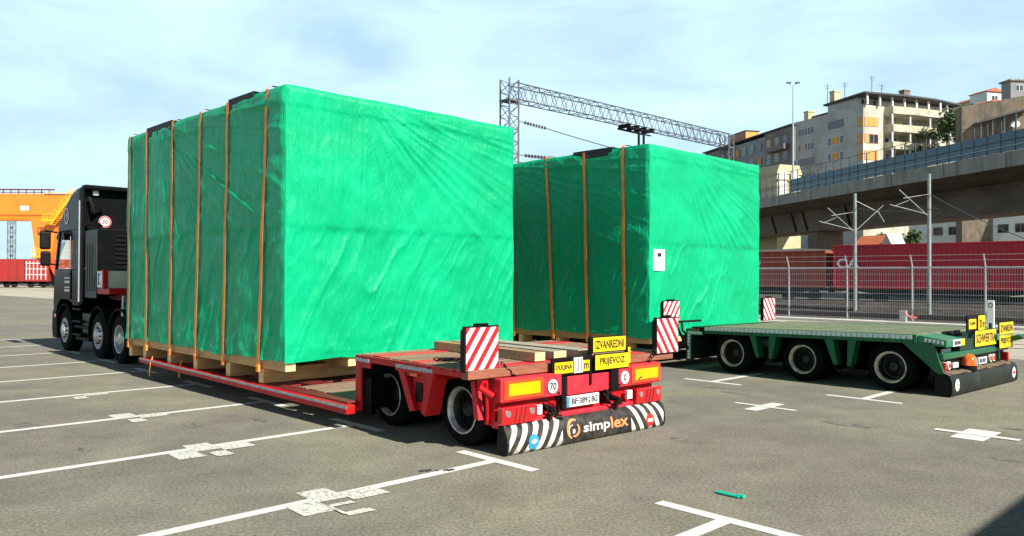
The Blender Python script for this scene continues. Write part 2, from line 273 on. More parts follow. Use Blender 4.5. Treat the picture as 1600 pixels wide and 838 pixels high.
# ------------------------------------------------------------------ mesh builder
ROOT = {}
class MB:
    def __init__(s, F=WORLD): s.F = F; s.v = []; s.f = []; s.m = []; s.sm = []
    def add(s, vs_, fs, mi=0, smooth=False):
        o = len(s.v); s.v += [s.F @ Vector(p) for p in vs_]
        for f in fs: s.f.append([o + i for i in f]); s.m.append(mi); s.sm.append(smooth)
        return s
    def box(s, x0, x1, y0, y1, z0, z1, mi=0):
        x0, x1 = min(x0, x1), max(x0, x1); y0, y1 = min(y0, y1), max(y0, y1); z0, z1 = min(z0, z1), max(z0, z1)
        return s.add([(x0, y0, z0), (x1, y0, z0), (x1, y1, z0), (x0, y1, z0), (x0, y0, z1), (x1, y0, z1), (x1, y1, z1), (x0, y1, z1)],
                     [(0, 3, 2, 1), (4, 5, 6, 7), (0, 1, 5, 4), (1, 2, 6, 5), (2, 3, 7, 6), (3, 0, 4, 7)], mi)
    def prism(s, pts, axis, lo, hi, mi=0):
        # pts in the two other axes (axis 'x': (y,z); 'y': (x,z); 'z': (x,y))
        n = len(pts)
        def P(p, h): return {'x': (h, p[0], p[1]), 'y': (p[0], h, p[1]), 'z': (p[0], p[1], h)}[axis]
        return s.add([P(p, lo) for p in pts] + [P(p, hi) for p in pts],
                     [tuple(range(n)), tuple(range(2 * n - 1, n - 1, -1))] + [(i, i + n, (i + 1) % n + n, (i + 1) % n) for i in range(n)], mi)
    def cyl(s, p0, p1, r, n=10, r2=None, mi=0, caps=True, smooth=True):
        p0 = Vector(p0); p1 = Vector(p1); d = (p1 - p0).normalized(); r2 = r if r2 is None else r2
        a = d.orthogonal().normalized(); b = d.cross(a)
        vs_ = [p0 + r * (math.cos(2 * math.pi * i / n) * a + math.sin(2 * math.pi * i / n) * b) for i in range(n)] + [p1 + r2 * (math.cos(2 * math.pi * i / n) * a + math.sin(2 * math.pi * i / n) * b) for i in range(n)]
        s.add(vs_, [(i, (i + 1) % n, (i + 1) % n + n, i + n) for i in range(n)], mi, smooth)
        if caps: s.add([v for v in vs_[:n]], [tuple(range(n - 1, -1, -1))], mi); s.add(vs_[n:], [tuple(range(n))], mi)
        return s
    def tube(s, pts, r, n=6, mi=0):
        for a, b in zip(pts[:-1], pts[1:]): s.cyl(a, b, r, n, mi=mi)
        return s
    def lathe(s, c, prof, n=32, mi=0, axis='x'):
        # prof: (offset along axis, radius)
        vs_ = []
        for o, r in prof:
            for i in range(n):
                t = 2 * math.pi * i / n
                if axis == 'x': vs_.append((c[0] + o, c[1] + r * math.cos(t), c[2] + r * math.sin(t)))
                elif axis == 'y': vs_.append((c[0] + r * math.cos(t), c[1] + o, c[2] + r * math.sin(t)))
                else: vs_.append((c[0] + r * math.cos(t), c[1] + r * math.sin(t), c[2] + o))
        fs = []
        for j in range(len(prof) - 1):
            for i in range(n): fs.append((j * n + i, j * n + (i + 1) % n, (j + 1) * n + (i + 1) % n, (j + 1) * n + i))
        return s.add(vs_, fs, mi, True)
    def quad(s, a, b, c, d, mi=0): return s.add([a, b, c, d], [(0, 1, 2, 3)], mi)
def thing(name, label, cat, F=WORLD, loc=(0, 0, 0), group=None):
    o = bpy.data.objects.new(name, None); COL.objects.link(o); o.empty_display_size = .3
    Mx = F @ Matrix.Translation(loc)
    o.location = Mx.to_translation(); o.rotation_euler = Mx.to_euler()
    ROOT[o.name] = Mx
    tag(o, label, cat, group); return o
def tag(o, label, cat, group=None):
    o['label'] = label; o['category'] = cat
    if group: o['group'] = group
    return o
def rootm(o):
    while o.parent: o = o.parent
    return ROOT[o.name]
def build(mb, name, mats, parent=None, bevel=0, loc=None, F=None, seg=2):
    if not isinstance(mats, (list, tuple)): mats = [mats]
    me = bpy.data.meshes.new(name)
    if parent is not None: Mi = rootm(parent).inverted(); Mx = None
    else:
        Mx = (F or mb.F) @ Matrix.Translation(loc) if loc is not None else Matrix.Identity(4); Mi = Mx.inverted()
    me.from_pydata([tuple(Mi @ Vector(v)) for v in mb.v], [], mb.f)
    for m_ in mats: me.materials.append(M[m_] if isinstance(m_, str) else m_)
    me.polygons.foreach_set('material_index', mb.m); me.polygons.foreach_set('use_smooth', mb.sm)
    me.update()
    o = bpy.data.objects.new(name, me); COL.objects.link(o)
    if parent is not None: o.parent = parent
    else:
        o.location = Mx.to_translation(); o.rotation_euler = Mx.to_euler(); ROOT[o.name] = Mx
    if bevel:
        b = o.modifiers.new('bevel', 'BEVEL'); b.width = bevel; b.segments = seg; b.limit_method = 'ANGLE'; b.angle_limit = R(40)
    return o
def structure(o): o['kind'] = 'structure'; return o
def dup(o, parent=None, off=(0, 0, 0)):
    c = o.copy(); COL.objects.link(c); c.parent = parent; c.location = Vector(o.location) + Vector(off)
    for ch in list(o.children): dup(ch, c)
    return c
TEXT = {}
def text_mesh(s):
    if s in TEXT: return TEXT[s]
    cu = bpy.data.curves.new('lettering', 'FONT'); cu.body = s; cu.resolution_u = 3; cu.extrude = 0; cu.offset = .022
    to = bpy.data.objects.new('lettering', cu); COL.objects.link(to)
    dg = bpy.context.evaluated_depsgraph_get(); me = bpy.data.meshes.new_from_object(to.evaluated_get(dg))
    vs_ = np.array([v.co[:] for v in me.vertices]); fs = [list(p.vertices) for p in me.polygons]
    bpy.data.objects.remove(to); bpy.data.curves.remove(cu); bpy.data.meshes.remove(me)
    mn = vs_.min(0); mxv = vs_.max(0); vs_ = (vs_ - mn) / np.maximum(mxv - mn, 1e-6)
    TEXT[s] = (vs_, fs); return TEXT[s]
def text(mb, s, x0, x1, z0, z1, y, mi=0, fn=None, slant=0):
    # letters in the x-z plane facing -y; fn(x,z)->y gives a curved backing
    vs_, fs = text_mesh(s)
    out = []
    for p in vs_:
        x = x0 + (x1 - x0) * p[0] + slant * p[1]; z = z0 + (z1 - z0) * p[1]
        out.append((x, fn(x, z) if fn else y, z))
    if fn:      # cut the letters into bands so that they follow the curved backing
        import bmesh
        bm = bmesh.new(); bv = [bm.verts.new((p[0], 0, p[2])) for p in out]
        for f in fs:
            try: bm.faces.new([bv[i] for i in f])
            except ValueError: pass
        for zc in np.arange(z0 + .01, z1, .012):
            bmesh.ops.bisect_plane(bm, geom=bm.verts[:] + bm.edges[:] + bm.faces[:], plane_co=(0, 0, zc), plane_no=(0, 0, 1))
        bm.verts.index_update(); out = [(v.co.x, fn(v.co.x, v.co.z), v.co.z) for v in bm.verts]; fs = [[v.index for v in f.verts] for f in bm.faces]; bm.free()
    return mb.add(out, fs, mi)
def text_side(mb, s, y0, y1, z0, z1, x, mi=0):
    # letters in the y-z plane facing -x, reading from +y to -y
    vs_, fs = text_mesh(s)
    return mb.add([(x, y1 - (y1 - y0) * p[0], z0 + (z1 - z0) * p[1]) for p in vs_], fs, mi)
def disc(mb, x, y, z, r, mi=0, n=24, rx=None):
    rx = rx or r
    return mb.add([(x + rx * math.cos(2 * math.pi * i / n), y, z + r * math.sin(2 * math.pi * i / n)) for i in range(n)], [tuple(range(n))], mi)
def ring(mb, x, y, z, r0, r1, mi=0, n=28, th=.004, a0=0, a1=360):
    vs_ = []; k = n
    for i in range(n + 1):
        t = R(a0 + (a1 - a0) * i / n)
        vs_ += [(x + r0 * math.cos(t), y, z + r0 * math.sin(t)), (x + r1 * math.cos(t), y, z + r1 * math.sin(t))]
    return mb.add(vs_, [(2 * i, 2 * i + 1, 2 * i + 3, 2 * i + 2) for i in range(n)], mi)
def chain(mb, p0, p1, sag=.05, step=.045, r=.006, w=.014):
    p0 = Vector(p0); p1 = Vector(p1); n = max(3, int((p1 - p0).length / step))
    pts = [p0.lerp(p1, i / n) - Vector((0, 0, 4 * sag * (i / n) * (1 - i / n))) for i in range(n + 1)]
    for i in range(n):
        a, b = pts[i], pts[i + 1]; d = (b - a); ax = d.normalized(); s1 = ax.orthogonal().normalized(); s2 = ax.cross(s1)
        sd_ = s1 if i % 2 else s2; mid = (a + b) / 2; l = d.length * .68
        q = [mid + ax * l * math.cos(t) + sd_ * w * math.sin(t) for t in [2 * math.pi * j / 8 for j in range(9)]]
        mb.tube(q, r, 4)
    return mb

# ------------------------------------------------------------------ ground
def sheet(F, x0, x1, y0, y1, z): return MB(F).quad((x0, y0, z), (x1, y0, z), (x1, y1, z), (x0, y1, z))
structure(build(sheet(WORLD, -1800, 1800, -400, 2600, 0), 'ground', 'asphalt'))
# painted parking bays (frame FB: x across, y along the row)
def pline(x0, x1, y0, y1, m='paint', name='parking_line', z=.004): return structure(build(sheet(FB, x0, x1, y0, y1, z), name, m))
W_ = .12
for y in (5.66, 8.18, 10.54, 13.0, 15.42, 17.80, 20.3, 22.75, 25.2, 27.65, 30.1):
    pline(-3 if y < 9 else -1, 5.16, y - W_ / 2, y + W_ / 2)
for y in (5.66, 8.18, 10.54, 13.0, 15.42, 17.80, 20.3): pline(5.16, 5.28, y - .55, y + .55)
for y in (3.1, ): pline(5.16, 5.28, y - .62, y + .62); pline(3.0, 5.16, y - .06, y + .06)
for y in (7.36, 4.78, 9.9, 12.4):
    pline(11.84, 11.95, y - .56, y + .56); pline(11.95, 13.6, y - .06, y + .06)
def cross(x, y, m='paint', sx=.58, sy=.45, wx=.2, wy=.07):
    mb = MB(FB); mb.quad((x - sx, y - wx, .004), (x + sx, y - wx, .004), (x + sx, y + wx, .004), (x - sx, y + wx, .004))
    mb.quad((x - wy, y - sy - .1, .0075), (x + wy, y - sy - .1, .0075), (x + wy, y + sy + .1, .0075), (x - wy, y + sy + .1, .0075))
    return structure(build(mb, 'parking_cross', m))
cross(10.15, 5.44, sx=.40, wx=.10, wy=.045, sy=.36); cross(10.17, 2.80, sx=.36, wx=.17, wy=.06, sy=.34)
random.seed(21)
for y, n_ in ((5.52, 4), (7.98, 3), (10.45, 2), (12.9, 1)):
    z = .0045; mb = MB(FB)
    def worn(a, b, c_, d): 
        global z; mb.quad((a, y + c_, z), (b, y + c_ - .02, z), (b - .01, y + d, z), (a + .01, y + d + .02, z)); z += .0012
    if n_ > 1: worn(3.20, 3.48, .05, .40)
    if n_ > 2: worn(2.95, 3.22, -.20, .11)
    worn(3.46, 3.80, -.08, .15)
    if n_ > 3: worn(3.20, 3.43, -.42, -.34); worn(3.20, 3.43, -.14, -.09); worn(3.19, 3.23, -.36, -.12)
    else: worn(3.28, 3.46, -.32, -.10)
    structure(build(mb, 'parking_cross', 'paintworn'))
# oil and tar stains
def stain(x, y, rx, ry, sd_):
    r = np.random.RandomState(sd_); n = 22; rr = [1 + .28 * math.sin(2 * i * .9 + sd_) * r.rand() + .2 * r.rand() for i in range(n)]
    structure(build(MB(FB).add([(x + rx * rr[i] * math.cos(2 * math.pi * i / n), y + ry * rr[i] * math.sin(2 * math.pi * i / n), .0028) for i in range(n)], [tuple(range(n))]), 'oil_stain', 'oil'))
for a in ((9.69, 4.08, .10, .28, 1), (11.31, 7.03, .10, .30, 2), (3.74, 9.47, .07, .16, 3), (2.96, 7.08, .05, .13, 4), (2.29, 10.81, .12, .30, 5), (11.0, 6.4, .05, .22, 6), (9.6, 6.6, .05, .09, 7), (10.9, 2.6, .06, .12, 8), (9.0, 2.2, .05, .14, 9), (7.4, 5.0, .06, .1, 10), (2.4, 8.9, .05, .1, 11), (4.5, 9.3, .05, .18, 12)): stain(*a)
# pale apron with inlaid rails, kerb, ballast behind the fence
v1 = Vector((-43.4, 66, 0)); v2 = Vector((11.4, 17.4, 0)); dv = (v2 - v1)
pa = v1 - dv * .9; pb = v2 + dv * .25
qa = FA @ Vector((31.7, 150, 0)); qb = FA @ Vector((31.7, -14, 0))
structure(build(MB().quad((pa.x, pa.y, .005), (pb.x, pb.y, .005), (qb.x, qb.y, .005), (qa.x, qa.y, .005)), 'apron', 'paleconcrete'))
for k, v in enumerate((23.4, 24.85, 28.1, 29.55)):
    structure(build(MB(FA).box(v, v + .07, -14, 140, .0, .012).box(v + .1, v + .16, -14, 140, .0, .009), 'inlaid_rail', 'rail'))
structure(build(MB(FA).box(31.7, 32.45, -14, 62, -.05, .12), 'kerb', 'kerb', bevel=.02))
structure(build(MB(FA).quad((32.45, -30, .006), (75, -30, .006), (75, 140, .006), (32.45, 140, .006)), 'track_bed', 'ballast'))
for v in (36.6, 38.05, 49.6, 51.05, 56.5, 57.95):
    structure(build(MB(FA).box(v, v + .07, -20, 120, .006, .17), 'railway_rail', 'rail'))

# small litter on the ground
tag(build(MB(FB).box(5.78, 5.83, 3.33, 3.55, .006, .02).box(5.80, 5.85, 3.30, 3.36, .006, .026), 'plastic_strip', 'teal', bevel=.004, loc=(5.8, 3.4, 0)), 'small turquoise plastic strip lying on open asphalt in front of the red trailer', 'litter')
mb = MB(FB)
for k in range(5): x = 4.42 + k * .05 + random.uniform(-.03, .03); y = 5.78 - .03 * k + random.uniform(-.03, .03); mb.box(x, x + random.uniform(.02, .07), y, y + .015 + random.random() * .03, .006, .014)
tag(build(mb, 'leaf_litter', 'debris', bevel=.003, loc=(4.7, 5.7, 0)), 'flattened dark twig lying across a white parking line near the red trailer', 'debris')

# ------------------------------------------------------------------ wrapped crates
def vnoise(x, y, seed):
    r = np.random.RandomState(seed); G = r.rand(256, 256) * 2 - 1
    xi = np.floor(x).astype(int); yi = np.floor(y).astype(int); fx = x - xi; fy = y - yi
    fx = fx * fx * (3 - 2 * fx); fy = fy * fy * (3 - 2 * fy)
    g = lambda a, b: G[a % 256, b % 256]
    return (g(xi, yi) * (1 - fx) + g(xi + 1, yi) * fx) * (1 - fy) + (g(xi, yi + 1) * (1 - fx) + g(xi + 1, yi + 1) * fx) * fy
def ridge(x, y, seed, k=2.5): return (1 - np.abs(vnoise(x, y, seed))) ** k
def wrinkles(S, T, w, h, seed, lit=True, pull=None):
    # S across, T up; returns outward displacement in metres
    wob = .12 * vnoise(S * .9, T * .9, seed + 1) + .03 * vnoise(S * 3, T * 3, seed + 2)
    H = np.zeros_like(S); S0, T0 = S, T
    seam = .485 * h + .01 * vnoise(S * 2, S * 0, seed + 3); hem = h - .26
    upm = 1 / (1 + np.exp(-(T - seam) / .02)); low = 1 - upm
    # folds fanning out from one gathering point at the hem towards the far lower corner, upright folds beside it
    cx = .26 * w; dx = S - cx; dy = hem + .30 - T; rr = np.sqrt(dx * dx + dy * dy) + .05; th = np.arctan2(dx, dy)
    wr = 1 / (1 + np.exp(-(S - cx - .25 * dy) / .12)); fade = .35 + .65 * np.clip(vnoise(S * .9, T * .9, seed + 44) + .55, 0, 1)
    H += .017 * ridge(th * 13 + wob * .5, rr * .35, seed + 5, 4) * wr * upm * fade * np.clip(rr / .8, .3, 1)
    H += .008 * ridge(th * 29 + wob, rr * .6, seed + 6, 3) * wr * upm
    H += .012 * ridge(S * 4.2 + wob * 1.5, T * .35, seed + 7, 4) * (1 - wr) * upm * fade
    H += .006 * ridge(S * 10 + wob * 3, T * .8, seed + 9, 3) * (1 - .6 * wr) * upm
    # slanting creases of the lower sheet, short and bright
    c_, s_ = math.cos(R(28)), math.sin(R(28))
    a = S * c_ - T * s_; b = S * s_ + T * c_
    H += .017 * ridge((a + wob * .5) * 5.2, b * 1.1, seed + 12, 5) * low * (.35 + .65 * np.clip(vnoise(S * 1.1, T * 1.1, seed + 13) + .5, 0, 1))
    H += .005 * ridge((a + wob) * 11, b * 2.2, seed + 14, 3) * (.4 + .6 * low)
    c_, s_ = math.cos(R(-52)), math.sin(R(-52)); a = S * c_ - T * s_; b = S * s_ + T * c_
    H += .006 * ridge((a + wob * .6) * 3.6, b * .8, seed + 15, 5) * np.clip(vnoise(S * .8, T * .8, seed + 16) + .2, 0, 1)
    # gathers along the bottom edge
    H += .012 * ridge(S * 3.5 + T * 1.5 + wob * 3, T * 1.6, seed + 17, 4) * np.exp(-T / .35)
    H += .008 * ridge(T * 9 + .8 * np.sin(S * 2) + wob * 2, S * 1.2, seed + 18, 4) * np.exp(-T / .16)
    H += .010 * vnoise(S * 1.3, T * 1.3, seed + 20) + .004 * vnoise(S * 4.5, T * 4.5, seed + 21)
    H *= 1.7
    # seam overlap and hem band
    H += .016 * upm + .012 / (1 + np.exp(-(T - hem - .01 * vnoise(S * 5, T * 0, seed + 22)) / .01)) * 1.0
    H += .009 * ridge(S * 6 + T * 4, T * 2, seed + 23, 4) * np.exp(-np.abs(T - hem) / .10)
    if pull is not None:
        for p in pull:      # the straps press the sheet in
            px = p[0] + (p[1] - p[0]) * (T / h); H -= .022 * np.exp(-((S - px) / .075) ** 2)
    e = np.minimum(np.minimum(S, w - S), h - T) ; H *= np.clip(e / .07, 0, 1) ** .7
    return H
def crate_tarp(F, x0, y0, w, l, z0, z1, seed, pull):
    mb = MB(F); h = z1 - z0; st = .024
    def face(org, du, length, nrm, sd_, pl=None):
        n = int(length / st); k = int(h / st)
        s = np.linspace(0, length, n + 1); t = np.linspace(0, h, k + 1); S, T = np.meshgrid(s, t)
        H = wrinkles(S, T, length, h, sd_, pull=pl)
        zz = T + z0; zz = zz - (T < .5) * (.5 - T) / .5 * (.025 + .022 * vnoise(S * 1.4, S * 0, sd_ + 30) + .012 * vnoise(S * 5, S * 0, sd_ + 31))
        X = org[0] + du[0] * S + nrm[0] * H; Y = org[1] + du[1] * S + nrm[1] * H
        V = np.stack([X, Y, zz], -1).reshape(-1, 3)
        idx = np.arange((n + 1) * (k + 1)).reshape(k + 1, n + 1)
        Fs = np.stack([idx[:-1, :-1], idx[:-1, 1:], idx[1:, 1:], idx[1:, :-1]], -1).reshape(-1, 4)
        mb.add([tuple(p) for p in V], [tuple(int(q) for q in f) for f in Fs], 0, True)
    face((x0, y0), (1, 0), w, (0, -1), seed)                        # rear end, towards the camera
    face((x0, y0 + l), (0, -1), l, (-1, 0), seed + 100, pull)       # left side
    st = .06
    face((x0 + w, y0), (0, 1), l, (1, 0), seed + 200); face((x0 + w, y0 + l), (-1, 0), w, (0, 1), seed + 300)
    n = 60; s = np.linspace(0, 1, n + 1); Sx, Sy = np.meshgrid(s, s)
    Hh = (.02 * vnoise(Sx * 9, Sy * 9, seed + 40) + .03 * vnoise(Sx * 3, Sy * 3, seed + 41)) * np.clip(np.minimum(np.minimum(Sx, 1 - Sx), np.minimum(Sy, 1 - Sy)) / .04, 0, 1)
    V = np.stack([x0 + Sx * w, y0 + Sy * l, z1 + Hh], -1).reshape(-1, 3); idx = np.arange((n + 1) ** 2).reshape(n + 1, n + 1)
    Fs = np.stack([idx[:-1, :-1], idx[:-1, 1:], idx[1:, 1:], idx[1:, :-1]], -1).reshape(-1, 4)
    mb.add([tuple(p) for p in V], [tuple(int(q) for q in f) for f in Fs], 0, True)
    mb.quad((x0, y0, z0 + .02), (x0, y0 + l, z0 + .02), (x0 + w, y0 + l, z0 + .02), (x0 + w, y0, z0 + .02))
    from mathutils import noise
    mb.v = [v + noise.noise_vector(v * 1.1 + Vector((seed, 0, 0))) * .014 + noise.noise_vector(v * 4.3) * .006 for v in mb.v]
    return mb
def strap_part(parent, F, x, ytop, ybot, z0, z1, xr, m='strap', wd=.068, frac=None):
    mb = MB(F); n = 24; pts = []
    for i in range(n + 1):
        t = i / n; y = ybot + (ytop - ybot) * t + .006 * math.sin(t * 9 + ytop); pts.append((x - .036 - .004 * math.sin(t * math.pi * 5), y, z0 + (z1 - z0) * t))
    pts += [(x + .03, ytop, z1 + .055), (xr - .03, ytop, z1 + .055), (xr + .02, ytop, z1)]
    th = .003
    for a, b in zip(pts[:-1], pts[1:]):
        mb.add([(a[0], a[1] - wd / 2, a[2]), (a[0], a[1] + wd / 2, a[2]), (b[0], b[1] + wd / 2, b[2]), (b[0], b[1] - wd / 2, b[2]),
                (a[0] + th, a[1] - wd / 2, a[2]), (a[0] + th, a[1] + wd / 2, a[2]), (b[0] + th, b[1] + wd / 2, b[2]), (b[0] + th, b[1] - wd / 2, b[2])],
               [(3, 2, 1, 0), (4, 5, 6, 7), (0, 1, 5, 4), (2, 3, 7, 6), (0, 4, 7, 3), (1, 2, 6, 5)])
    return build(mb, 'lashing_strap', m, parent)
def crate(label, F, x0, y0, w, l, z0, z1, seed, straps, guards, bedz, beams):
    t = thing('wrapped_crate', label, 'crate', F, (x0 + w / 2, y0 + l / 2, bedz))
    h = z1 - z0
    pull = [(l - (sb - y0), l - (s_ - y0)) for s_, sb in straps]
    build(crate_tarp(F, x0, y0, w, l, z0, z1, seed, pull), 'tarpaulin', 'tarp', t)
    for i, (s_, sb) in enumerate(straps):
        strap_part(t, F, x0, s_, sb, z0 - .17, z1, x0 + w, 'strapold' if (i == len(straps) - 1 and len(straps) > 4) else 'strap')
        build(MB(F).box(x0 - .045, x0 - .01, sb - .04, sb + .04, z0 - .2, z0 - .1), 'ratchet', 'strap', t, bevel=.01)
    for a, b in guards:
        build(MB(F).box(x0 - .034, x0 - .022, a, b, z1 - .13, z1 + .042).box(x0 - .034, x0 + .2, a, b, z1 + .03, z1 + .042), 'edge_guard', 'protector', t, bevel=.004)
    # timber base: long runners under the box, cross beams under them
    for x in (x0 + .03, x0 + w * .235, x0 + w / 2 - .08, x0 + w * .73 - .16, x0 + w - .19):
        build(MB(F).box(x, x + .15, y0 + .03, y0 + l - .03, z0 - .15, z0 + .015).box(x + .004, x + .146, y0 + .027, y0 + .031, z0 - .147, z0 - .02, 1), 'runner', ['wood', 'woodend'], t, bevel=.004)
    for y in beams:
        build(MB(F).box(x0 + .02, x0 + w - .02, y, y + .14, bedz, z0 - .152).box(x0 + .017, x0 + .021, y + .004, y + .136, bedz + .004, z0 - .156, 1), 'cross_beam', ['woodx', 'woodend'], t, bevel=.004)
    return t
CA = crate('bigger nearer wrapped crate with six orange straps on the red low loader', FA, 5.11, 9.37, 4.24, 5.87, .69, 4.35, 21,
           [(9.84, 10.05), (11.04, 11.14), (11.98, 12.12), (13.08, 13.13), (14.25, 14.18), (15.06, 15.05)], [(10.22, 11.02), (13.12, 14.24)], .335,
           [9.98, 11.0, 12.15, 13.2, 14.3, 15.0])
CB = crate('wrapped crate with white pouch on its end, farther one, on the green trailer', FB, 12.381, 9.05, 4.24, 6.0, .66, 4.41, 63,
           [(9.69, 9.63), (10.71, 10.60), (11.80, 11.57), (12.9, 12.8)], [(9.95, 11.01)], .32, [9.6, 10.45, 11.4, 12.55, 13.7, 14.8])
mb = MB(FB).box(12.47, 12.85, 9.02, 9.032, 1.94, 2.36); p_ = build(mb, 'document_pouch', 'white', CB, bevel=.003)
build(MB(FB).box(12.60, 12.72, 9.012, 9.0185, 2.22, 2.29), 'pouch_window', 'ink', p_)

# ------------------------------------------------------------------ wheels
def trailer_wheel(parent, F, x, y, r, rimmat, deep=.17, rr=.245, wd=.30):
    t = build(MB(F).lathe((x, y, r), [(deep * .3, rr + .005), (.0, rr + .01), (-.0, rr + .03), (.005, r - .06), (.03, r - .015), (.06, r), (wd - .05, r), (wd, r - .05), (wd, rr), (wd * .6, .1)], 40), 'wheel', 'rubber', parent)
    mb = MB(F).lathe((x, y, r), [(.012, rr + .012), (.0, rr + .010), (-.006, rr), (.004, rr - .012), (.03, rr - .02), (.055, rr - .03)], 40)
    build(mb, 'rim', rimmat, t)
    build(MB(F).lathe((x, y, r), [(.055, rr - .03), (.062, rr - .04), (deep, rr - .045)], 40), 'rim_barrel', 'barrel', t)
    mb = MB(F).lathe((x, y, r), [(deep - .004, rr - .05), (deep, rr - .06), (deep - .01, .14), (deep - .03, .12), (deep - .03, .085), (deep - .085, .08), (deep - .095, .065), (deep - .095, .001)], 30)
    for k in range(10):
        a_ = 2 * math.pi * k / 10; mb.cyl((x + deep - .035, y + .165 * math.cos(a_), r + .165 * math.sin(a_)), (x + deep, y + .165 * math.cos(a_), r + .165 * math.sin(a_)), .014, 6)
    build(mb, 'hub', 'steeldark', t)
    return t
def tread(F, x, y, r, wd, n=44):
    mb = MB(F)
    for k in range(n):
        a_ = 2 * math.pi * k / n
        for (o0, o1, da) in ((.045, wd * .45, 0), (wd * .52, wd - .045, .06)):
            c_, s_ = math.cos(a_ + da), math.sin(a_ + da); tn = (-s_, c_)
            P = lambda o, q, rad: (x + o, y + c_ * rad + tn[0] * q, r + s_ * rad + tn[1] * q)
            q = math.pi * r / n * .7
            mb.add([P(o0, -q, r + .008), P(o1, -q, r + .008), P(o1, q, r + .008), P(o0, q, r + .008), P(o0, -q, r - .01), P(o1, -q, r - .01), P(o1, q, r - .01), P(o0, q, r - .01)], [(0, 1, 2, 3), (4, 0, 3, 7), (5, 1, 2, 6), (0, 1, 5, 4), (2, 3, 7, 6)])
    return mb

# ------------------------------------------------------------------ warning panel, sign helpers
def warning_panel(parent, F, x0, x1, z0, z1, y, m, extra=None):
    f = build(MB(F).box(x0 - .015, x1 + .015, y + .006, y + .05, z0 - .015, z1 + .015).box(x0 - .03, x0 - .012, y - .01, y + .06, z0 - .02, z1 - .02), 'warning_panel', 'black', parent, bevel=.006)
    build(MB(F).box(x0, x1, y - .001, y + .005, z0, z1), 'striped_face', m, f)
    build(MB(F).box(x0 + .12, x1 - .12, y + .01, y + .045, z1 + .012, z1 + .04), 'panel_handle', 'plastic', f, bevel=.006)
    return f
def sign(parent, F, x0, x1, z0, z1, y, s, pad=(.08, .2), name='sign_board', face='yellow', slant=0):
    f = build(MB(F).box(x0 - .012, x1 + .012, y + .004, y + .022, z0 - .012, z1 + .012), name, 'black', parent, bevel=.003)
    build(MB(F).box(x0, x1, y, y + .0055, z0, z1), 'sign_face', face, f)
    if s:
        px = (x1 - x0) * pad[0]; pz = (z1 - z0) * pad[1]
        build(text(MB(F), s, x0 + px, x1 - px, z0 + pz, z1 - pz, y - .003, slant=slant), 'lettering', 'ink', f)
    return f

# ------------------------------------------------------------------ red low-loader semi-trailer
RL = thing('low_loader_trailer', 'red low-loader semi-trailer with striped rear roll carrying the bigger nearer crate', 'trailer', FRR, (6.42, 6.0, 0))
F = FRR
mb = MB(F).box(4.79, 8.05, 6.2, 8.27, .80, .845)
build(mb, 'deck_frame', 'black', RL, bevel=.008)
y = 6.215; k = 0
while y < 8.2:
    wv = .19 + .02 * ((k * 37) % 5) / 5
    build(MB(F).box(4.83, 8.01, y, min(y + wv - .012, 8.24), .845, .878 + .003 * ((k * 7) % 3)), 'deck_plank', 'oldwood' if k % 4 else 'red_faded', RL, bevel=.004); y += wv; k += 1
build(MB(F).box(4.765, 4.80, 6.2, 8.27, .80, .875).box(4.77, 4.79, 6.66, 7.40, .765, .80).box(4.77, 4.79, 7.93, 8.27, .73, .80), 'side_rail', 'red', RL, bevel=.005)
build(MB(F).box(8.04, 8.075, 6.2, 8.27, .80, .875), 'side_rail', 'red', RL, bevel=.005)
for (a, b) in ((6.68, 7.38), (7.95, 8.26)): build(MB(F).box(4.758, 4.765, a, b, .80, .838), 'reflective_tape', 'reflect', RL)
for a, b in ((4.77, 6.0), (6.9, 8.07)): build(MB(F).box(a, b, 6.08, 6.2, .785, .875), 'rear_board', 'brownwood', RL, bevel=.008)
build(MB(F).box(4.768, 4.80, 8.14, 8.27, .21, .80), 'bed_end_post', 'red', RL, bevel=.006)
build(MB(F).box(4.80, 8.03, 8.16, 8.24, .21, .80), 'bed_end_plate', 'black', RL, bevel=.006)  # black instead of red: the shade under the deck is put into the colour
build(MB(F).box(5.75, 7.1, 6.2, 8.15, .22, .42).box(5.25, 7.6, 7.15, 7.3, .25, .8).box(5.25, 7.6, 6.98, 7.05, .16, .8), 'underbody_blocker', 'black', RL, bevel=.01)  # dark boxes added under the deck to block light showing between the wheels
build(MB(F).box(4.80, 4.86, 7.96, 8.10, .19, .62), 'tread_plate', 'plastic', RL, bevel=.004)
# chassis (dark)
mb = MB(F)
for x in (5.75, 6.95): mb.box(x, x + .13, 6.1, 8.2, .42, .80)
for y_ in (6.35, 7.1, 7.8): mb.box(5.4, 7.5, y_, y_ + .1, .6, .80)
for y_ in (6.62, 8.05): mb.cyl((5.2, y_ - .0, .38), (7.6, y_, .38), .06, 12)
build(mb, 'chassis', 'black', RL, bevel=.008)
# outrigger legs between the wheels
mb = MB(F).prism([(7.37, .79), (7.25, .79), (7.03, .36), (7.13, .34)], 'x', 4.78, 4.98).prism([(6.80, .79), (6.68, .79), (6.84, .32), (6.92, .36)], 'x', 4.78, 4.98).box(4.84, 5.0, 6.9, 7.15, .36, .79).box(4.80, 5.2, 6.68, 7.37, .72, .79)
build(mb, 'outrigger_bracket', 'red', RL, bevel=.006)
build(MB(F).box(4.832, 4.838, 6.96, 7.09, .45, .66).box(4.83, 4.842, 6.985, 7.06, .52, .60), 'bracket_recess', 'black', RL)
build(MB(F).box(4.765, 4.779, 6.97, 7.10, .735, .765), 'side_marker', 'lensorange', RL)
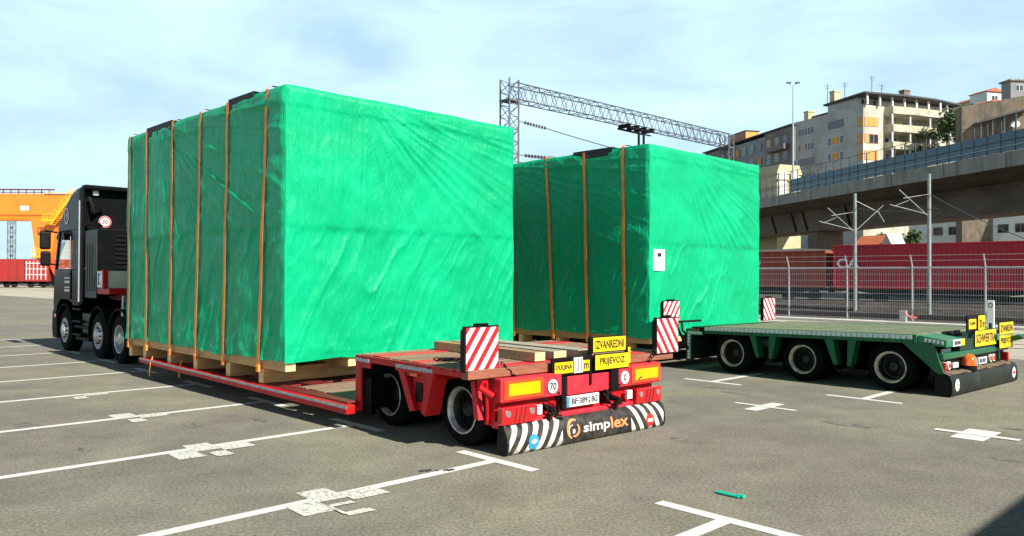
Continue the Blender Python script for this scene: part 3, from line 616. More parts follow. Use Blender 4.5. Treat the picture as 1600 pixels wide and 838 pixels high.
# rear face
fb = build(MB(F).box(5.13, 6.00, 6.0, 6.12, .53, .775).box(6.93, 7.70, 6.0, 6.12, .53, .775).box(6.12, 6.80, 6.03, 6.12, .51, .72).box(5.13, 7.70, 6.02, 6.15, .26, .34), 'rear_frame', 'red_faded', RL, bevel=.012)
build(MB(F).box(5.20, 7.66, 6.09, 6.18, .30, .60).box(5.13, 5.24, 6.1, 6.28, .28, .8), 'rear_crossmember', 'red', RL, bevel=.01)
build(MB(F).box(5.98, 6.12, 6.04, 6.16, .48, .84).box(6.80, 6.93, 5.99, 6.16, .50, .80).box(6.0, 6.95, 6.10, 6.19, .70, .84), 'ramp_recess', 'black', RL, bevel=.01)
for (a, b) in ((5.19, 5.71), (7.18, 7.69)):
    r_ = build(MB(F).box(a - .025, b + .002, 5.985, 5.999, .555, .755), 'reflector_board', 'redreflect', RL, bevel=.003)
    build(MB(F).box(a + .03, b - .05, 5.979, 5.985, .595, .72), 'reflector_panel', 'amber', r_)
for x, s in ((5.86, '70'), (7.04, '0')):
    d_ = build(disc(MB(F), x, 5.994, .64, .083), 'speed_disc', 'white', RL)
    mb = MB(F); ring(mb, x, 5.992, .64, .076, .083); text(mb, s, x - (.05 if s == '70' else .022), x + (.05 if s == '70' else .022), .60, .68, 5.990)
    build(mb, 'lettering', 'ink', d_)
for (a, b, sx1) in ((5.12, 5.60, 1), (7.22, 7.69, -1)):
    l_ = build(MB(F).box(a, b, 5.965, 6.05, .305, .49), 'tail_lamp', 'lens', RL, bevel=.015)
    for x in (a + .075, b - .075):
        build(MB(F).cyl((x, 5.967, .42), (x, 5.955, .42), .034, 16), 'lamp_lens', 'chrome', l_)
    mb = MB(F)
    for j in range(3): mb.prism([(a + .16 + j * .06, .32), (a + .175 + j * .06, .32), (a + .215 + j * .06, .475), (a + .20 + j * .06, .475)], 'y', 5.958, 5.966)
    build(mb, 'lens_divider', 'darkred', l_)
for a, b, c_ in ((5.63, 5.70, .36), (7.08, 7.17, .38)): build(MB(F).box(a, b, 5.99, 6.03, c_, c_ + .1), 'identity_plate', 'white', RL, bevel=.003)
pl = build(MB(F).box(6.08, 6.60, 6.005, 6.018, .385, .505), 'number_plate', 'white', RL, bevel=.003)
build(MB(F).box(6.08, 6.125, 6.001, 6.0055, .388, .502), 'blue_band', 'blueink', pl)
mb = MB(F); text(mb, 'BF\u00b7389', 6.16, 6.41, .41, .48, 6.001); text(mb, 'BG', 6.475, 6.575, .41, .48, 6.001)
build(mb, 'lettering', 'ink', pl); build(text(MB(F), '8', 6.427, 6.452, .45, .485, 6.001).quad((6.425, 6.001, .405), (6.455, 6.001, .405), (6.455, 6.001, .435), (6.425, 6.001, .435)), 'plate_seal', 'redink', pl)
for x in (5.80, 6.86):
    mb = MB(F).box(x + .2 - (.35 if x > 6 else 0), x + .25 - (.35 if x > 6 else 0), 5.99, 6.1, .36, .52); mb.cyl((x, 5.93, .40), (x, 6.08, .42), .035, 10).cyl((x - .06, 5.95, .36), (x + .06, 5.95, .36), .02, 8).cyl((x + .02, 5.96, .42), (x - .02, 5.96, .30), .022, 8)
    build(mb, 'coupling_socket', 'black', RL, bevel=.006)
# rolled rubber spray flap with painted stripes
def rollprof(z):
    P = [(.0, 5.955), (.01, 5.935), (.03, 5.92), (.07, 5.912), (.12, 5.91), (.18, 5.915), (.23, 5.93), (.27, 5.955), (.30, 6.0)]
    return float(np.interp(z, [p[0] for p in P], [p[1] for p in P]))
M['rollstripe'] = stripes('worn_black_white_stripes', (.010, .009, .009), (.62, .60, .54), 1, .62, .15, .5, rough=.6, dirt=.9, ranges=[(5.17 - 6.42, 5.93 - 6.42, -1.0), (7.06 - 6.42, 7.66 - 6.42, 1.0)])
zs = [.004, .01, .02, .03, .05, .07, .09, .12, .15, .18, .21, .23, .25, .27, .29, .30]
mb = MB(F); xs = np.linspace(5.14, 7.68, 60); vv = []
for z in zs:
    for x in xs: vv.append((x, rollprof(z) + .003 * math.sin(x * 5 + z * 20), z))
nx = len(xs)
mb.add(vv, [(j * nx + i, j * nx + i + 1, (j + 1) * nx + i + 1, (j + 1) * nx + i) for j in range(len(zs) - 1) for i in range(nx - 1)], 0, True)
fl = build(mb, 'spray_flap', 'rollstripe', RL)
for x in (5.14, 7.68):
    side = [(rollprof(z), z) for z in zs] + [(6.04, .30), (6.06, .15), (6.04, .02)]
    build(MB(F).prism(side, 'x', x - .01, x + .01), 'flap_end', 'black', fl)
fn = lambda x, z: rollprof(z) + .003 * math.sin(x * 5 + z * 20) - .004
mb = MB(F)
# dark centre with swirl and name
build(text(MB(F), 'simp', 6.25, 6.68, .075, .21, 0, fn=fn), 'lettering', 'whiteink', fl)
build(text(MB(F), 'lex', 6.70, 7.0, .095, .225, 0, fn=fn), 'faded_lettering', 'orangeink', fl)
mb = MB(F)
def arc(mb, cx, cz, r0, r1, a0, a1, n=16, sxx=1.0):
    vs_ = []
    for i in range(n + 1):
        t = R(a0 + (a1 - a0) * i / n); wdt = .5 + .5 * math.sin(math.pi * i / n)
        ra = r1 - (r1 - r0) * wdt
        for r in (ra, r1):
            x = cx + sxx * r * math.cos(t); z = cz + r * math.sin(t); vs_.append((x, fn(x, z), z))
    return mb.add(vs_, [(2 * i, 2 * i + 1, 2 * i + 3, 2 * i + 2) for i in range(n)])
arc(mb, 6.10, .165, .075, .108, 60, 250); arc(mb, 6.12, .15, .045, .075, -120, 60)
build(mb, 'swirl_emblem', 'orangeink', fl)
mb = MB(F); mb.add([(6.10 + .022 * math.cos(R(t)), fn(6.1, .14), .14 + .026 * math.sin(R(t))) for t in range(0, 360, 30)], [tuple(range(12))]); arc(mb, 6.08, .155, .045, .058, 80, 230)
build(mb, 'emblem_centre', 'whiteink', fl)
for x, m_ in ((5.50, 'blueink'), (7.40, 'redink')):
    vs_ = [(x + .072 * math.cos(R(t)), fn(x, .11 + .08 * math.sin(R(t))) - .002, .11 + .08 * math.sin(R(t))) for t in range(0, 360, 15)]
    d_ = build(MB(F).add([(x, fn(x, .11) - .004, .11)] + vs_, [(0, i + 1, (i + 1) % 24 + 1) for i in range(24)]), 'round_sticker', m_, fl)
    e_ = MB(F)
    if m_ == 'redink': e_.add([(x - .05, fn(x, .09) - .006, .09), (x + .05, fn(x, .09) - .006, .09), (x + .05, fn(x, .13) - .006, .13), (x - .05, fn(x, .13) - .006, .13)], [(0, 1, 2, 3)])
    else: e_.add([(x - .05, fn(x, .11) - .006, .11), (x - .005, fn(x, .14) - .008, .145), (x + .05, fn(x, .11) - .008, .12), (x + .0, fn(x, .08) - .008, .085)], [(0, 1, 2, 3)])
    build(e_, 'sticker_mark', 'whiteink', d_)
# signs above the rear
f_ = sign(RL, F, 6.50, 7.055, .965, 1.125, 6.0, 'IZVANREDNI', (.06, .2)); f_ = sign(RL, F, 6.515, 7.085, .765, .93, 5.98, 'PRIJEVOZ', (.12, .2))
for a, b in ((6.46, 1.14), (7.09, 1.0)): build(MB(F).box(a, a + .03, 6.01, 6.05, .6, b), 'sign_post', 'black', RL, bevel=.004)
build(MB(F).box(7.10, 7.14, 6.0, 6.006, .80, .99), 'yellow_edge_plate', 'yellow', RL)
bk = build(MB(F).box(5.86, 6.46, 6.01, 6.04, .74, .935), 'length_sign', 'black', RL, bevel=.004)
build(MB(F).box(5.895, 6.175, 6.003, 6.009, .765, .885), 'sign_face', 'yellow', bk); build(text(MB(F), 'DULJINA', 5.91, 6.16, .79, .86, 6.0), 'lettering', 'ink', bk)
build(MB(F).box(6.335, 6.44, 6.003, 6.009, .765, .885), 'sign_face', 'yellow', bk); build(text(MB(F), 'm', 6.35, 6.425, .79, .855, 6.0), 'lettering', 'ink', bk)
mb = MB(F)
for j in range(3): mb.box(6.185 + j * .048, 6.228 + j * .048, 5.998, 6.01, .755, .925)
build(mb, 'digit_plate', 'white', bk)
mb = MB(F); text(mb, '1', 6.195, 6.205, .77, .915, 5.996); text(mb, '1', 6.25, 6.26, .77, .915, 5.996); text(mb, '1', 6.30, 6.31, .77, .915, 5.996); build(mb, 'lettering', 'ink', bk)
warning_panel(RL, F, 4.78, 5.20, .875, 1.30, 6.13, 'stripeL'); warning_panel(RL, F, 7.71, 8.13, .875, 1.30, 6.05, 'stripeR')
build(chain(MB(F), (5.22, 6.1, .93), (5.93, 5.98, .40), .04), 'safety_chain', 'black', RL); build(chain(MB(F), (7.68, 6.05, .95), (7.28, 5.98, .60), .03), 'safety_chain', 'black', RL)
build(MB(F).cyl((5.93, 5.97, .42), (5.9, 6.0, .20), .012, 8).cyl((5.9, 6.0, .30), (5.97, 5.97, .30), .03, 8), 'air_hose', 'black', RL)
build(MB(F).cyl((5.02, 5.95 + .15, .74), (5.12, 6.0 + .2, .30), .02, 8).box(4.98, 5.06, 6.12, 6.2, .66, .78).cyl((4.96, 6.15, .70), (5.1, 6.1, .60), .035, 10), 'panel_arm', 'red', RL, bevel=.004)
build(MB(F).prism([(6.22, .34), (6.30, .34), (6.36, .72), (6.30, .74)], 'x', 5.02, 5.10), 'mudguard_strut', 'red_faded', RL, bevel=.004)
for y_ in (6.62, 8.05):
    for side in (0, 1):
        x = 5.10 if side == 0 else 7.74
        if side == 0: wl = trailer_wheel(RL, F, x, y_, .385, 'steel')
        else:
            wl = build(MB(F).lathe((7.44, y_, .385), [(0, .1), (0, .33), (.05, .385), (.25, .385), (.30, .33), (.30, .24), (.2, .2), (.2, .01)], 32), 'wheel', 'rubber', RL)
    build(MB(F).lathe((5.45, y_, .385), [(0, .1), (0, .33), (.05, .385), (.25, .385), (.30, .33), (.30, .1)], 24), 'inner_tyre', 'rubber', RL)
# low bed (hinged in line with the lorry) and gooseneck
F = FA
for a, b in ((5.05, 5.17), (8.30, 8.42)): build(MB(F).prism([(7.80, .195), (14.4, .27), (14.4, .36), (7.80, .30)], 'x', a, b), 'bed_side_beam', 'red', RL, bevel=.008)

build(MB(F).prism([(7.80, .262), (14.4, .325), (14.4, .352), (7.80, .292)], 'x', 5.042, 5.049), 'reflective_tape', 'reflect', RL)
mb = MB(F).box(5.12, 5.32, 7.9, 14.4, .30, .328).box(5.6, 5.9, 7.9, 14.6, .2, .325).box(7.5, 7.8, 7.9, 14.6, .2, .325)
for y_ in np.arange(8.2, 14.4, .8): mb.box(5.17, 8.3, y_, y_ + .09, .22, .30)
build(mb, 'bed_frame', 'darkred', RL, bevel=.006)
k = 0; y = 7.85
while y < 9.2:
    build(MB(F).box(5.34 + (k % 2) * .02, 8.2, y, y + .21, .30, .331), 'bed_plank', 'oldwood', RL, bevel=.004); y += .225; k += 1
mb = MB(F).prism([(14.3, .2), (14.9, .22), (15.9, 1.15), (18.9, 1.28), (18.9, 1.45), (15.7, 1.42), (14.3, .55)], 'x', 5.95, 6.35).prism([(14.3, .2), (14.9, .22), (15.9, 1.15), (18.9, 1.28), (18.9, 1.45), (15.7, 1.42), (14.3, .55)], 'x', 7.05, 7.45)
build(mb, 'gooseneck', 'darkred', RL, bevel=.01)
build(MB(F).box(5.55, 7.95, 17.6, 18.95, 1.40, 1.52), 'gooseneck_deck', 'red', RL, bevel=.01)
for a, b in (((5.15, 12.8, .42), (5.15, 12.9, .14)), ((5.1, 13.9, .42), (5.06, 13.95, .07))):
    build(MB(F).tube([a, (a[0] - .06, a[1] - .05, .30), b], .012, 6), 'hanging_strap_end', 'strap', RL)
# loose things on the red trailer's deck
F = FRR
tb = []
for i, (x0_, y0_, x1_, y1_, z_, lab) in enumerate(((5.23, 5.42, 5.33, 7.15, .885, 'front long timber beam lying on the red trailer deck, sawn end towards the signs'),)):
    pass
def beam_at(x, y0_, y1_, z0_, h, wd, lab, m='oldwoodu'):
    o = build(MB(F).box(x, x + wd, y0_, y1_, z0_, z0_ + h).box(x + .004, x + wd - .004, y0_ - .002, y0_ + .001, z0_ + .004, z0_ + h - .004, 1), 'timber_beam', [m, 'woodend'], bevel=.006, loc=(x, y0_, z0_))
    tag(o, lab, 'timber beam', 'timber beams lying on the red trailer deck'); return o
beam_at(5.80, 6.22, 8.1, .888, .10, .16, 'squared yellowish timber beam lying lengthwise on the red trailer deck, nearest its left side')
beam_at(6.12, 6.25, 8.15, .888, .09, .20, 'wide grey plank lying lengthwise on the red trailer deck, second from its left side', 'greywood')
beam_at(6.50, 6.24, 8.12, .888, .085, .24, 'pale grey plank lying lengthwise on the red trailer deck behind the length sign', 'greywood')
ch = MB(F); chain(ch, (5.05, 6.9, .905), (5.35, 6.45, .91), -.0, .05, .008, .02); chain(ch, (5.35, 6.45, .91), (5.1, 6.35, .91), 0, .05, .008, .02); chain(ch, (5.02, 7.0, .905), (5.3, 6.75, .91), 0, .05, .008, .02)
tag(build(ch, 'lashing_chain', 'black', loc=(5.1, 6.6, .88)), 'dark lashing chain heaped on the red deck in front of the timber beams', 'chain')

# ------------------------------------------------------------------ black tractor unit
F = FA
TR = thing('truck_tractor', 'black high-roofed tractor unit coupled to the red low loader', 'truck', F, (6.75, 19.2, 0))
x0, x1 = 5.50, 8.0
prof = [(21.42, .55), (21.50, 1.25), (21.42, 1.95), (19.45, 1.95), (19.45, 1.10), (19.95, 1.10), (20.05, 1.16), (20.3, 1.22), (20.9, 1.22), (21.15, 1.05), (21.22, .55)]
build(MB(F).prism(prof, 'x', x0, x1), 'cab_body', 'cab', TR, bevel=.03, seg=3)
for xa, xb in ((x0, x0 + .07), (x1 - .07, x1)):
    build(MB(F).prism([(21.42, 1.94), (21.32, 1.94), (21.0, 2.85), (21.12, 2.85)], 'x', xa, xb), 'cab_pillar', 'cab', TR, bevel=.012)
    mb = MB(F); mb.prism([(20.02, 1.94), (19.45, 1.94), (19.45, 2.85), (20.02, 2.85)], 'x', xa, xb)
    build(mb, 'cab_pillar', 'cab', TR, bevel=.012)
build(MB(F).box(x0 + .08, x1 - .08, 19.46, 19.55, 1.96, 2.79), 'cab_back_wall', 'cab', TR, bevel=.012)
roof = [(21.15, 2.80), (21.18, 2.95), (20.95, 3.15), (20.6, 3.45), (20.15, 3.70), (19.75, 3.80), (19.45, 3.82), (19.45, 2.80)]
build(MB(F).prism(roof, 'x', x0, x1), 'roof_fairing', 'cab', TR, bevel=.06, seg=4)
build(MB(F).prism([(21.2, 2.78), (21.45, 2.66), (21.5, 2.74), (21.2, 2.98)], 'x', x0 + .05, x1 - .05), 'sun_visor', 'plastic', TR, bevel=.02)
for xa in (x0 + .02, x1 - .03):
    build(MB(F).prism([(21.30, 1.96), (20.04, 1.96), (20.04, 2.82), (20.99, 2.82)], 'x', xa, xa + .01), 'side_window', 'clear', TR)
build(MB(F).prism([(21.38, 1.96), (21.37, 1.97), (21.06, 2.80), (21.07, 2.80)], 'x', x0 + .08, x1 - .08), 'windscreen', 'clear', TR)
build(MB(F).box(x0 - .02, x0 + .001, 20.05, 20.99, 1.24, 1.93).box(x0 - .012, x0 + .001, 20.04, 20.09, 1.9, 2.84).box(x0 - .03, x0 - .012, 20.08, 20.22, 1.80, 1.85), 'door', 'cab', TR, bevel=.01)
mb = MB(F)
for z in (1.98, 2.05, 2.16, 2.21, 2.27):
    pass
for z, hh in ((1.42, .05), (1.50, .03), (1.62, .05), (1.72, .03)): mb.box(x0 - .0245, x0 - .021, 20.15, 20.5, z, z + hh)
build(mb, 'door_lettering_rows', 'whiteink', TR)
build(MB(F).cyl((x0 - .015, 19.44, 1.2), (x0 - .015, 19.44, 3.5), .018, 8), 'rear_edge_tube', 'galv', TR)
build(MB(F).cyl((x0 - .02, 20.06, 2.0), (x0 - .02, 20.06, 2.7), .012, 6), 'pillar_highlight', 'galv', TR)  # pale tube drawn as the white highlight line on the cab pillar
# roof emblem
mb = MB(F); vs_ = [(x0 - .008, 20.45 + .165 * math.cos(R(t)), 3.20 + .20 * math.sin(R(t))) for t in range(0, 360, 15)]; vi = [(x0 - .008, 20.45 + .125 * math.cos(R(t)), 3.20 + .155 * math.sin(R(t))) for t in range(0, 360, 15)]
mb.add(vs_ + vi, [(i, (i + 1) % 24, (i + 1) % 24 + 24, i + 24) for i in range(24)])
for (a, b, c_, d) in ((-.06, .05, -.02, -.08), (-.02, .08, .03, -.02), (.03, .06, .07, -.05)): mb.add([(x0 - .008, 20.45 - a, 3.2 + b), (x0 - .008, 20.45 - c_, 3.2 + d), (x0 - .008, 20.45 - c_ - .03, 3.2 + d + .01), (x0 - .008, 20.45 - a - .03, 3.2 + b)], [(0, 1, 2, 3)])
M['pinkink'] = mat('pale_pink_emblem', (.9, .62, .6), .5)
build(mb, 'roof_emblem', 'pinkink', TR)
# side extender, back wall furniture
for xa in (x0, x1 - .05): build(MB(F).prism([(19.46, 1.15), (19.25, 1.15), (19.25, 3.78), (19.46, 3.80)], 'x', xa, xa + .05), 'side_extender', 'plastic', TR, bevel=.015)
build(MB(F).box(x0 + .02, x1 - .02, 19.2, 19.45, 3.74, 3.85), 'roof_lip', 'plastic', TR, bevel=.03)
build(MB(F).box(x0 + .08, x1 - .08, 19.425, 19.45, 2.85, 3.74), 'back_panel', 'plastic', TR, bevel=.005)
d_ = build(disc(MB(F), 6.02, 19.419, 3.04, .135), 'speed_disc', 'white', TR)
mb = MB(F); ring(mb, 6.02, 19.416, 3.04, .10, .13); build(mb, 'disc_ring', 'redink', d_); build(text(MB(F), '30', 5.96, 6.08, 2.99, 3.09, 19.414), 'lettering', 'ink', d_)
build(MB(F).box(5.74, 5.86, 19.34, 19.42, 3.63, 3.74), 'work_lamp', 'white', TR, bevel=.01)
mb = MB(F)
for k in range(7):
    z = 3.5 - .02 * k; mb.tube([(5.62 + .02 * (k % 3), 19.3, 3.58), (5.72, 19.2 - .02 * (k % 2), 3.38 - .03 * k), (5.95, 19.35, 3.28 + .03 * (k % 4))], .014, 6)
for k in range(6): mb.tube([(5.6, 19.3, 3.02 - .02 * k), (5.75, 19.15, 2.92 + .02 * k), (5.95, 19.35, 2.94)], .014, 6)
build(mb, 'coiled_air_hose', 'black', TR)
# cabinet behind the cab: ribbed side panel, louvred back
build(MB(F).box(5.56, 7.94, 18.36, 19.2, 1.35, 2.83), 'equipment_cabinet', 'plastic', TR, bevel=.03)
M['ribs'] = mat('olive_grey_side_panel', (.025, .032, .027), .45, spec=.3, dirt=(.06, .056, .045), damt=.6, dscale=3, stretch=(1, 1, .3))
mb = MB(F).box(5.535, 5.56, 18.40, 19.17, 1.30, 2.80)
for k in range(4): mb.box(5.522, 5.54, 18.50 + k * .17, 18.54 + k * .17, 1.45, 2.6)
build(mb, 'ribbed_side_panel', 'ribs', TR, bevel=.008)
mb = MB(F)
for k in range(8): mb.prism([(18.36, 1.95 + k * .1), (18.33, 1.95 + k * .1), (18.36, 2.0 + k * .1)], 'x', 5.9, 7.7)
build(mb, 'louvre_panel', 'plastic', TR)
mb = MB(F).box(6.2, 6.32, 17.0 - 1.2, 21.2, .72, .98).box(7.18, 7.3, 17.0 - 1.2, 21.2, .72, .98).box(6.0, 7.5, 16.2, 18.3, .95, 1.22)
for y in (16.9, 18.2, 20.6): mb.cyl((5.9, y, .5), (7.6, y, .5), .08, 10)
build(mb, 'chassis', 'black', TR, bevel=.01)
build(MB(F).box(5.62, 6.15, 18.95, 19.65, .45, .95), 'fuel_tank', 'ribs', TR, bevel=.05, seg=3)
mb = MB(F)
for z in (.42, .72, 1.0): mb.box(5.50, 5.62, 19.35, 19.95, z, z + .05)
mb.box(5.55, 5.62, 18.9, 19.9, .32, .40); mb.cyl((5.56, 18.8, .62), (5.56, 19.9, .62), .035, 8)
build(mb, 'access_step', 'plastic', TR, bevel=.008)
build(MB(F).prism([(21.45, .28), (21.52, .5), (21.48, .95), (21.15, .95), (21.10, .28)], 'x', x0 - .02, x1 + .02), 'front_bumper', 'plastic', TR, bevel=.03)
build(MB(F).box(x0 - .03, x0 + .0, 21.2, 21.3, .78, .86), 'side_lamp', 'lensorange', TR, bevel=.01)
for sgn, xe in ((-1, x0), (1, x1)):
    m_ = build(MB(F).box(xe + sgn * .12, xe + sgn * .36, 21.22, 21.34, 2.42, 2.86), 'mirror', 'black', TR, bevel=.05, seg=3)
    build(MB(F).box(xe + sgn * .12, xe + sgn * .34, 21.22, 21.34, 2.02, 2.38), 'mirror', 'black', TR, bevel=.05, seg=3)
    build(MB(F).cyl((xe, 21.2, 2.83), (xe + sgn * .25, 21.28, 2.88), .02, 8).cyl((xe, 21.25, 2.05), (xe + sgn * .22, 21.28, 2.08), .02, 8), 'mirror_arm', 'plastic', TR)
def fender(y, r, a0, a1, wd=.62):
    mb = MB(F); vs_ = []; n = 18
    for i in range(n + 1):
        t = R(a0 + (a1 - a0) * i / n)
        for x, rad in ((5.50, r), (5.50 + wd, r), (5.50 + wd, r + .025), (5.50, r + .025)): vs_.append((x, y + rad * math.cos(t), .5 + rad * math.sin(t)))
    fs = []
    for i in range(n):
        for j in range(4): fs.append((i * 4 + j, i * 4 + (j + 1) % 4, (i + 1) * 4 + (j + 1) % 4, (i + 1) * 4 + j))
    mb.add(vs_, fs + [(0, 1, 2, 3), (4 * n + 3, 4 * n + 2, 4 * n + 1, 4 * n)], 0); return build(mb, 'mudguard', 'plastic', TR, bevel=.005)
fender(20.6, .60, 10, 200, .5); fender(18.2, .60, -10, 190); fender(16.9, .60, -10, 190)
build(MB(F).box(5.52, 6.05, 17.58, 17.6, .18, .9), 'mud_flap', 'rubber', TR)
def truck_wheel(y, kind):
    n = 'front_wheel' if kind == 'f' else 'rear_wheel'
    mb = MB(F).lathe((5.52, y, .50), [(.02, .28), (.0, .30), (.0, .42), (.03, .48), (.06, .50), (.27, .50), (.30, .46), (.32, .3), (.2, .1)], 44)
    t = build(mb, 'wheel', 'rubber', TR); tr_ = build(tread(F, 5.52, y, .5, .32), 'tread', 'rubber', t)
    if kind == 'f':
        pr = [(.02, .285), (.0, .288), (-.004, .278), (.02, .262), (.04, .25), (.03, .19), (.005, .17), (-.035, .15), (-.045, .11), (-.06, .10), (-.065, .06), (-.065, .001)]
    else:
        pr = [(.02, .285), (.0, .288), (-.004, .278), (.02, .262), (.10, .25), (.15, .23), (.15, .17), (.10, .15), (.02, .13), (.01, .09), (.0, .001)]
    r_ = build(MB(F).lathe((5.52, y, .5), pr, 40), 'rim', 'steel', t)
    mb = MB(F)
    for k in range(10):
        a_ = 2 * math.pi * k / 10; rr_ = .172; o = .02 if kind == 'f' else .145
        mb.cyl((5.52 + o, y + rr_ * math.cos(a_), .5 + rr_ * math.sin(a_)), (5.52 + o - .05, y + rr_ * math.cos(a_), .5 + rr_ * math.sin(a_)), .017, 6)
    for k in range(10):
        a_ = 2 * math.pi * (k + .5) / 10; o = .028 if kind == 'f' else .14
        mb.cyl((5.52 + o, y + .222 * math.cos(a_), .5 + .222 * math.sin(a_)), (5.52 + o + .004, y + .222 * math.cos(a_), .5 + .222 * math.sin(a_)), .02, 8, mi=1)
    build(mb, 'wheel_nuts', ['steeldark', 'ink'], r_)
truck_wheel(20.6, 'f'); truck_wheel(18.2, 'f'); truck_wheel(16.9, 'r')
for y in (20.6, 18.2, 16.9): build(MB(F).lathe((7.66, y, .50), [(.0, .1), (.02, .3), (.0, .42), (.04, .50), (.26, .50), (.30, .46), (.30, .28), (.2, .1)], 32), 'wheel', 'rubber', TR)
mb = MB(F).cyl((5.62, 16.95, 1.38), (5.58, 16.85, .95), .03, 8).box(5.55, 5.66, 16.78, 16.88, .72, 1.15)
build(mb, 'support_strut', 'galv', RL, bevel=.01)
# ballast box standing on the gooseneck
BX = thing('ballast_box', 'low cream box with red corner post standing on the gooseneck behind the black cab', 'box', F, (6.7, 18.3, 1.52))
build(MB(F).box(5.56, 7.85, 17.95, 18.32, 1.522, 1.90), 'box_body', 'cream', BX, bevel=.012)
build(MB(F).box(5.53, 5.63, 17.93, 18.0, 1.522, 1.93), 'corner_post', 'red', BX, bevel=.008)
build(MB(F).box(5.535, 5.556, 18.02, 18.34, 1.54, 1.89), 'side_board', 'white', BX, bevel=.003)
build(MB(F).box(5.53, 5.5345, 18.22, 18.27, 1.60, 1.84).box(5.53, 5.5345, 18.16, 18.22, 1.80, 1.84).box(5.53, 5.5345, 18.16, 18.22, 1.60, 1.64), 'board_mark', 'ink', BX)

# ------------------------------------------------------------------ green trailer
F = FG
GT = thing('low_loader_trailer', 'dark green three-axle trailer with white edge tape carrying the farther crate', 'trailer', F, (14.2, 5.0, 0))
def zt(y): return .935 - (y - 5.09) * .020       # the deck falls gently towards the front
def slab(mb, xa, xb, ya, yb, dz0, dz1, mi=0):
    return mb.prism([(ya, zt(ya) + dz0), (yb, zt(yb) + dz0), (yb, zt(yb) + dz1), (ya, zt(ya) + dz1)], 'x', xa, xb, mi)
build(slab(MB(F), 12.74, 15.74, 5.10, 9.0, -.14, -.04), 'deck_frame', 'greendark', GT, bevel=.008)
x = 12.78; k = 0
while x < 15.7:
    wv = .22 + .05 * ((k * 3) % 4) / 4; build(slab(MB(F), x, min(x + wv - .022, 15.72), 5.12, 8.98, -.038, -.002 + .004 * (k % 2)), 'deck_plank', 'greendeck2' if k % 3 == 1 else 'greendeck', GT, bevel=.004); x += wv; k += 1
for xa in (12.70, 15.74): build(slab(MB(F), xa, xa + .045, 5.09, 9.02, -.13, .002), 'side_rail', 'green', GT, bevel=.006)
mb = MB(F); y = 5.15
while y < 8.95: slab(mb, 12.692, 12.699, y, y + .075, -.072, -.008); y += .088
build(mb, 'edge_tape', 'whitetape', GT)
build(slab(MB(F), 12.74, 15.74, 9.0, 9.35, -.12, -.01), 'front_ledge', 'black', GT, bevel=.01)
build(MB(F).box(12.70, 12.80, 9.32, 9.46, .17, .80), 'front_post', 'greendark', GT, bevel=.008)
build(MB(F).box(12.72, 15.74, 9.38, 9.44, .2, .76), 'bulkhead_plate', 'greendark', GT, bevel=.008)
mb = MB(F)
for k in range(9): mb.box(12.692, 12.70, 9.35, 9.41, .21 + k * .062, .262 + k * .062)
for k in range(5): mb.box(12.692, 12.70, 9.08 + k * .062, 9.13 + k * .062, .70, .75)
build(mb, 'post_tape', 'whitetape', GT)
build(MB(F).box(12.70, 12.74, 9.05, 9.4, .685, .765), 'front_corner_rail', 'green', GT, bevel=.004)
build(MB(F).box(12.69, 12.70, 9.14, 9.28, .775, .81), 'side_marker', 'lens', GT)
for (a, b, c_, d) in ((8.08, 7.94, 7.86, 7.92), (7.66, 7.50, 7.60, 7.66), (6.62, 6.46, 6.38, 6.45), (6.20, 6.05, 6.15, 6.21)):
    build(MB(F).prism([(a, .80), (b, .80), (c_, .35), (d, .35)], 'x', 12.74, 12.94), 'outrigger_bracket', 'green', GT, bevel=.006)
    
build(MB(F).prism([(5.35, .82), (4.86, .82), (4.70, .36), (4.78, .34)], 'x', 12.74, 12.80), 'rear_bracket', 'green', GT, bevel=.006)
mb = MB(F)
for xx in (13.6, 14.75): mb.box(xx, xx + .15, 5.0, 9.3, .45, .80)
for y in (5.52, 7.03, 8.45): mb.cyl((12.9, y, .385), (15.6, y, .385), .07, 12)
for y in (6.2, 7.7): mb.box(12.95, 15.5, y, y + .12, .25, .8)
mb.box(13.55, 14.95, 4.95, 9.3, .20, .5)  # this box and the plates below are added to block light between the wheels
for y in (4.98, 6.55, 7.35, 8.9): mb.box(13.05, 15.45, y, y + .05, .22, .8)
build(mb, 'chassis', 'black', GT, bevel=.01)
build(MB(F).box(13.2, 15.3, 6.0, 6.05, .1, .75).box(13.2, 15.3, 7.6, 7.65, .1, .75), 'mud_flap', 'rubber', GT)
for y in (5.52, 7.03, 8.45):
    trailer_wheel(GT, F, 12.78, y, .385, 'rimcream', deep=.2)
    build(MB(F).lathe((15.38, y, .385), [(0, .1), (0, .33), (.05, .385), (.25, .385), (.30, .33), (.30, .1)], 32), 'wheel', 'rubber', GT)
    build(MB(F).lathe((13.14, y, .385), [(0, .1), (0, .33), (.05, .385), (.25, .385), (.30, .33), (.30, .1)], 24), 'inner_tyre', 'rubber', GT)
# sloping tail
for a, b in ((14.95, 15.74), (12.74, 13.45)): tl = build(MB(F).prism([(5.08, .93), (4.66, .87), (4.66, .76), (5.08, .80)], 'x', a, b), 'tail_ramp', 'greenlight', GT, bevel=.01)
mb = MB(F)
for k in range(5): mb.prism([(4.98 - k * .06, .885 - k * .007), (4.945 - k * .06, .881 - k * .007), (4.945 - k * .06, .83 - k * .007), (4.98 - k * .06, .834 - k * .007)], 'x', 12.732, 12.739)
build(mb, 'edge_tape', 'whitetape', tl)
build(MB(F).box(12.95, 13.28, 4.645, 4.655, .765, .87), 'tail_marker_board', 'white', tl, bevel=.003)
build(MB(F).box(13.28, 13.44, 4.648, 4.656, .765, .87), 'tail_marker_board', 'yellow', tl, bevel=.003)
build(MB(F).prism([(.0, .0), (.06, 0), (.12, .1), (.06, .1)], 'y', 4.64, 4.644), 'marker_mark', 'redink', tl) if False else None
